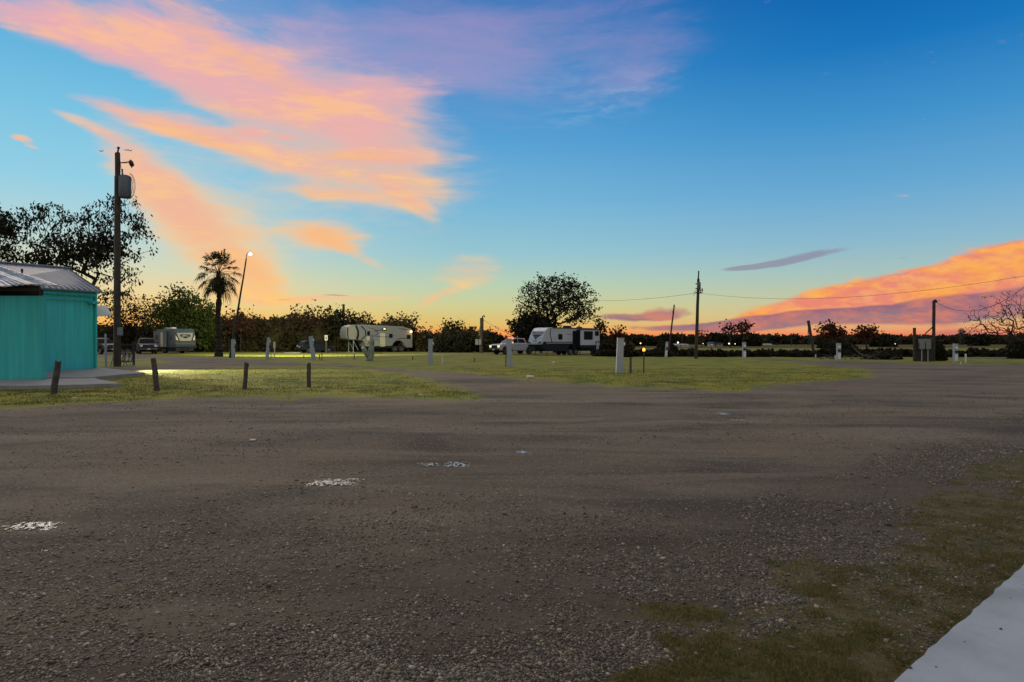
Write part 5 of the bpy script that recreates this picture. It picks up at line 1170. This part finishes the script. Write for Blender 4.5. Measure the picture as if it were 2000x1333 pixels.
# ------------------------------------------------------------------ far lamps and buildings
def farlamp(label, px, py, Y, rad, k, c=(1,.8,.55)):
    z = ZA(py, Y); o = thing('street_lamp', label, 'street lamp', (XA(px,Y), Y, 0), group='far lamps under the treeline')
    b = MB(); b.tube([(0,0,-.2),(0,0,z+.3),(.3,0,z+.5)], .08, 6); b.build('lamp_post', M['dark_metal'], o)
    b = MB(); b.sphere((.1,-.3,z), rad*.72, (1,1,.8)); b.build('lamp_globe', emis('far_lamp_glow', c, k*.6), o, True)
farlamp('warm far lamp glowing between the largest pedestal and the leaning pole',1250,671.5,200,.26,6)
farlamp('faint far lamp just left of the slender leaning pole',1287,673,200,.12,5)
farlamp('brightest white far lamp at the roadside right of the leaning pole',1323,670,200,.30,9,(1,.92,.8))
farlamp('far lamp just right of the transformer pole',1372,672,200,.14,6)
farlamp('far lamp glowing under the wide trees left of the distant pedestal',1422.5,672,180,.24,8)
farlamp('dimmer far lamp nearest the distant pedestal',1434.5,672.5,180,.15,6)
farlamp('tiny far lamp left of the meter rack',1746.5,672.5,170,.13,5)
farlamp('small warm lamp at the left of the orange windows',1389,673.5,180,.10,4,(1,.5,.2))
def barn(label, px0_, px1_, pt, pe, Y, wall, roof_, cat='building', name='farm_building'):
    s_ = Y/F; w_ = (px1_-px0_)*s_; o = thing(name, label, cat, (XA((px0_+px1_)/2,Y), Y, 0)); he, hr = ZA(pe,Y), ZA(pt,Y)
    b = MB(); b.box((0,3,he/2-.2), (w_,6,he+.4)); b.build('wall', M[wall], o)
    b = MB(); b.prism([(-w_/2-.3,0),(w_/2+.3,0),(w_/2-.6,hr-he),(-w_/2+.6,hr-he)], 'y', -.4, 6.4); r_ = b.build('roof', M[roof_], o); r_.location.z = he
    b = MB(); b.box((-w_*.2,-.03,he*.45), (w_*.15,.06,he*.9)); b.build('door', M['dark_metal'], o)
    b = MB(); b.box((w_*.2,-.03,he*.6), (w_*.14,.06,he*.3)); b.build('window', M['glass'], o)
barn('long low shed with pale roof far right of the two bare treetops',1478,1508,672,675.5,230,'grey_metal','white_paint')
barn('low white roadside building beneath the brightest far lamp',1322,1345,672.5,674.5,215,'white_paint','white_paint')
barn('small low house with lit windows under the wide far trees',1392,1412,669,671.5,215,'rv_cream','dark_metal')
# masts, windmill, far poles
for px, pt, lb in ((1332,649,'thin red far mast right of the leaning pole'),(1294,650,'faint thin far mast left of the leaning pole'),(1578.5,640,'thin far lattice mast behind the leaning pole stub'),(1893,647,'thin far pole right of the windmill'),(1836,654,'stubby far post just right of the service pole'),(1546,652,'far power pole with a short crossarm')):
    Y = 250; o = thing('mast', lb, 'mast', (XA(px,Y), Y, 0), group='far masts on the horizon')
    b = MB(); b.tube([(0,0,0),(0,0,ZA(pt,Y))], [.22,.12], 6); b.build('shaft', M['dark_metal'], o)
    b = MB(); b.box((0,0,ZA(pt,Y)-.4), (1.1 if '1546' in str(px) else .3,.1,.12)); b.build('crossarm', M['dark_metal'], o)
Y = 240; o = thing('windmill', 'small dark farm windmill on the right horizon', 'windmill', (XA(1877,Y), Y, 0)); zt = ZA(649,Y)
b = MB()
for a in range(4): b.tube([(.8*math.cos(a*1.571+.78),.8*math.sin(a*1.571+.78),0),(.1*math.cos(a*1.571+.78),.1*math.sin(a*1.571+.78),zt)], .07, 4)
b.build('tower', M['dark_metal'], o)
b = MB(); b.tube([(0,-.25,zt),(0,-.2,zt)], .22, 8)
for k_ in range(14): a = k_*2*math.pi/14; b.box((math.cos(a)*.85,-.25,zt+math.sin(a)*.85), (1.1,.03,.26), Matrix.Rotation(-a,3,'Y'))
b.build('rotor', M['dark_metal'], o)
b = MB(); b.box((1.3,.2,zt), (1.2,.04,.6)); b.tube([(0,.1,zt),(1,.2,zt)], .04, 4); b.build('tail_vane', M['dark_metal'], o)
# birds over the thicket
rb = random.Random(5); k_ = 0
for (px, py) in [(198,296),(247,294),(254,295),(1006,0)][:3]:
    Y = 60; b = MB(); x, z = XA(px,Y), ZA(py,Y); s2 = .16
    vs = [b.bm.verts.new(v) for v in ((-s2*1.3,0,s2*.5),(-s2*.4,.04,s2*.1),(0,.1,0),(s2*.4,.04,s2*.1),(s2*1.3,0,s2*.5),(s2*.4,-.12,-.02),(0,-.2,-.03),(-s2*.4,-.12,-.02))]
    b.bm.faces.new(vs); e = bmesh.ops.extrude_face_region(b.bm, geom=b.bm.faces[:])
    for v in [v for v in e['geom'] if isinstance(v, bmesh.types.BMVert)]: v.co.z -= .035
    o = b.build('bird', M['black']); o.location = (x, Y, z); tag(o, ('lone small dark bird left of the tall pole top','dark bird just right of the tall pole top, left of two','dark bird right of the tall pole top, right of two')[k_], 'bird', 'birds near the tall pole'); k_ += 1
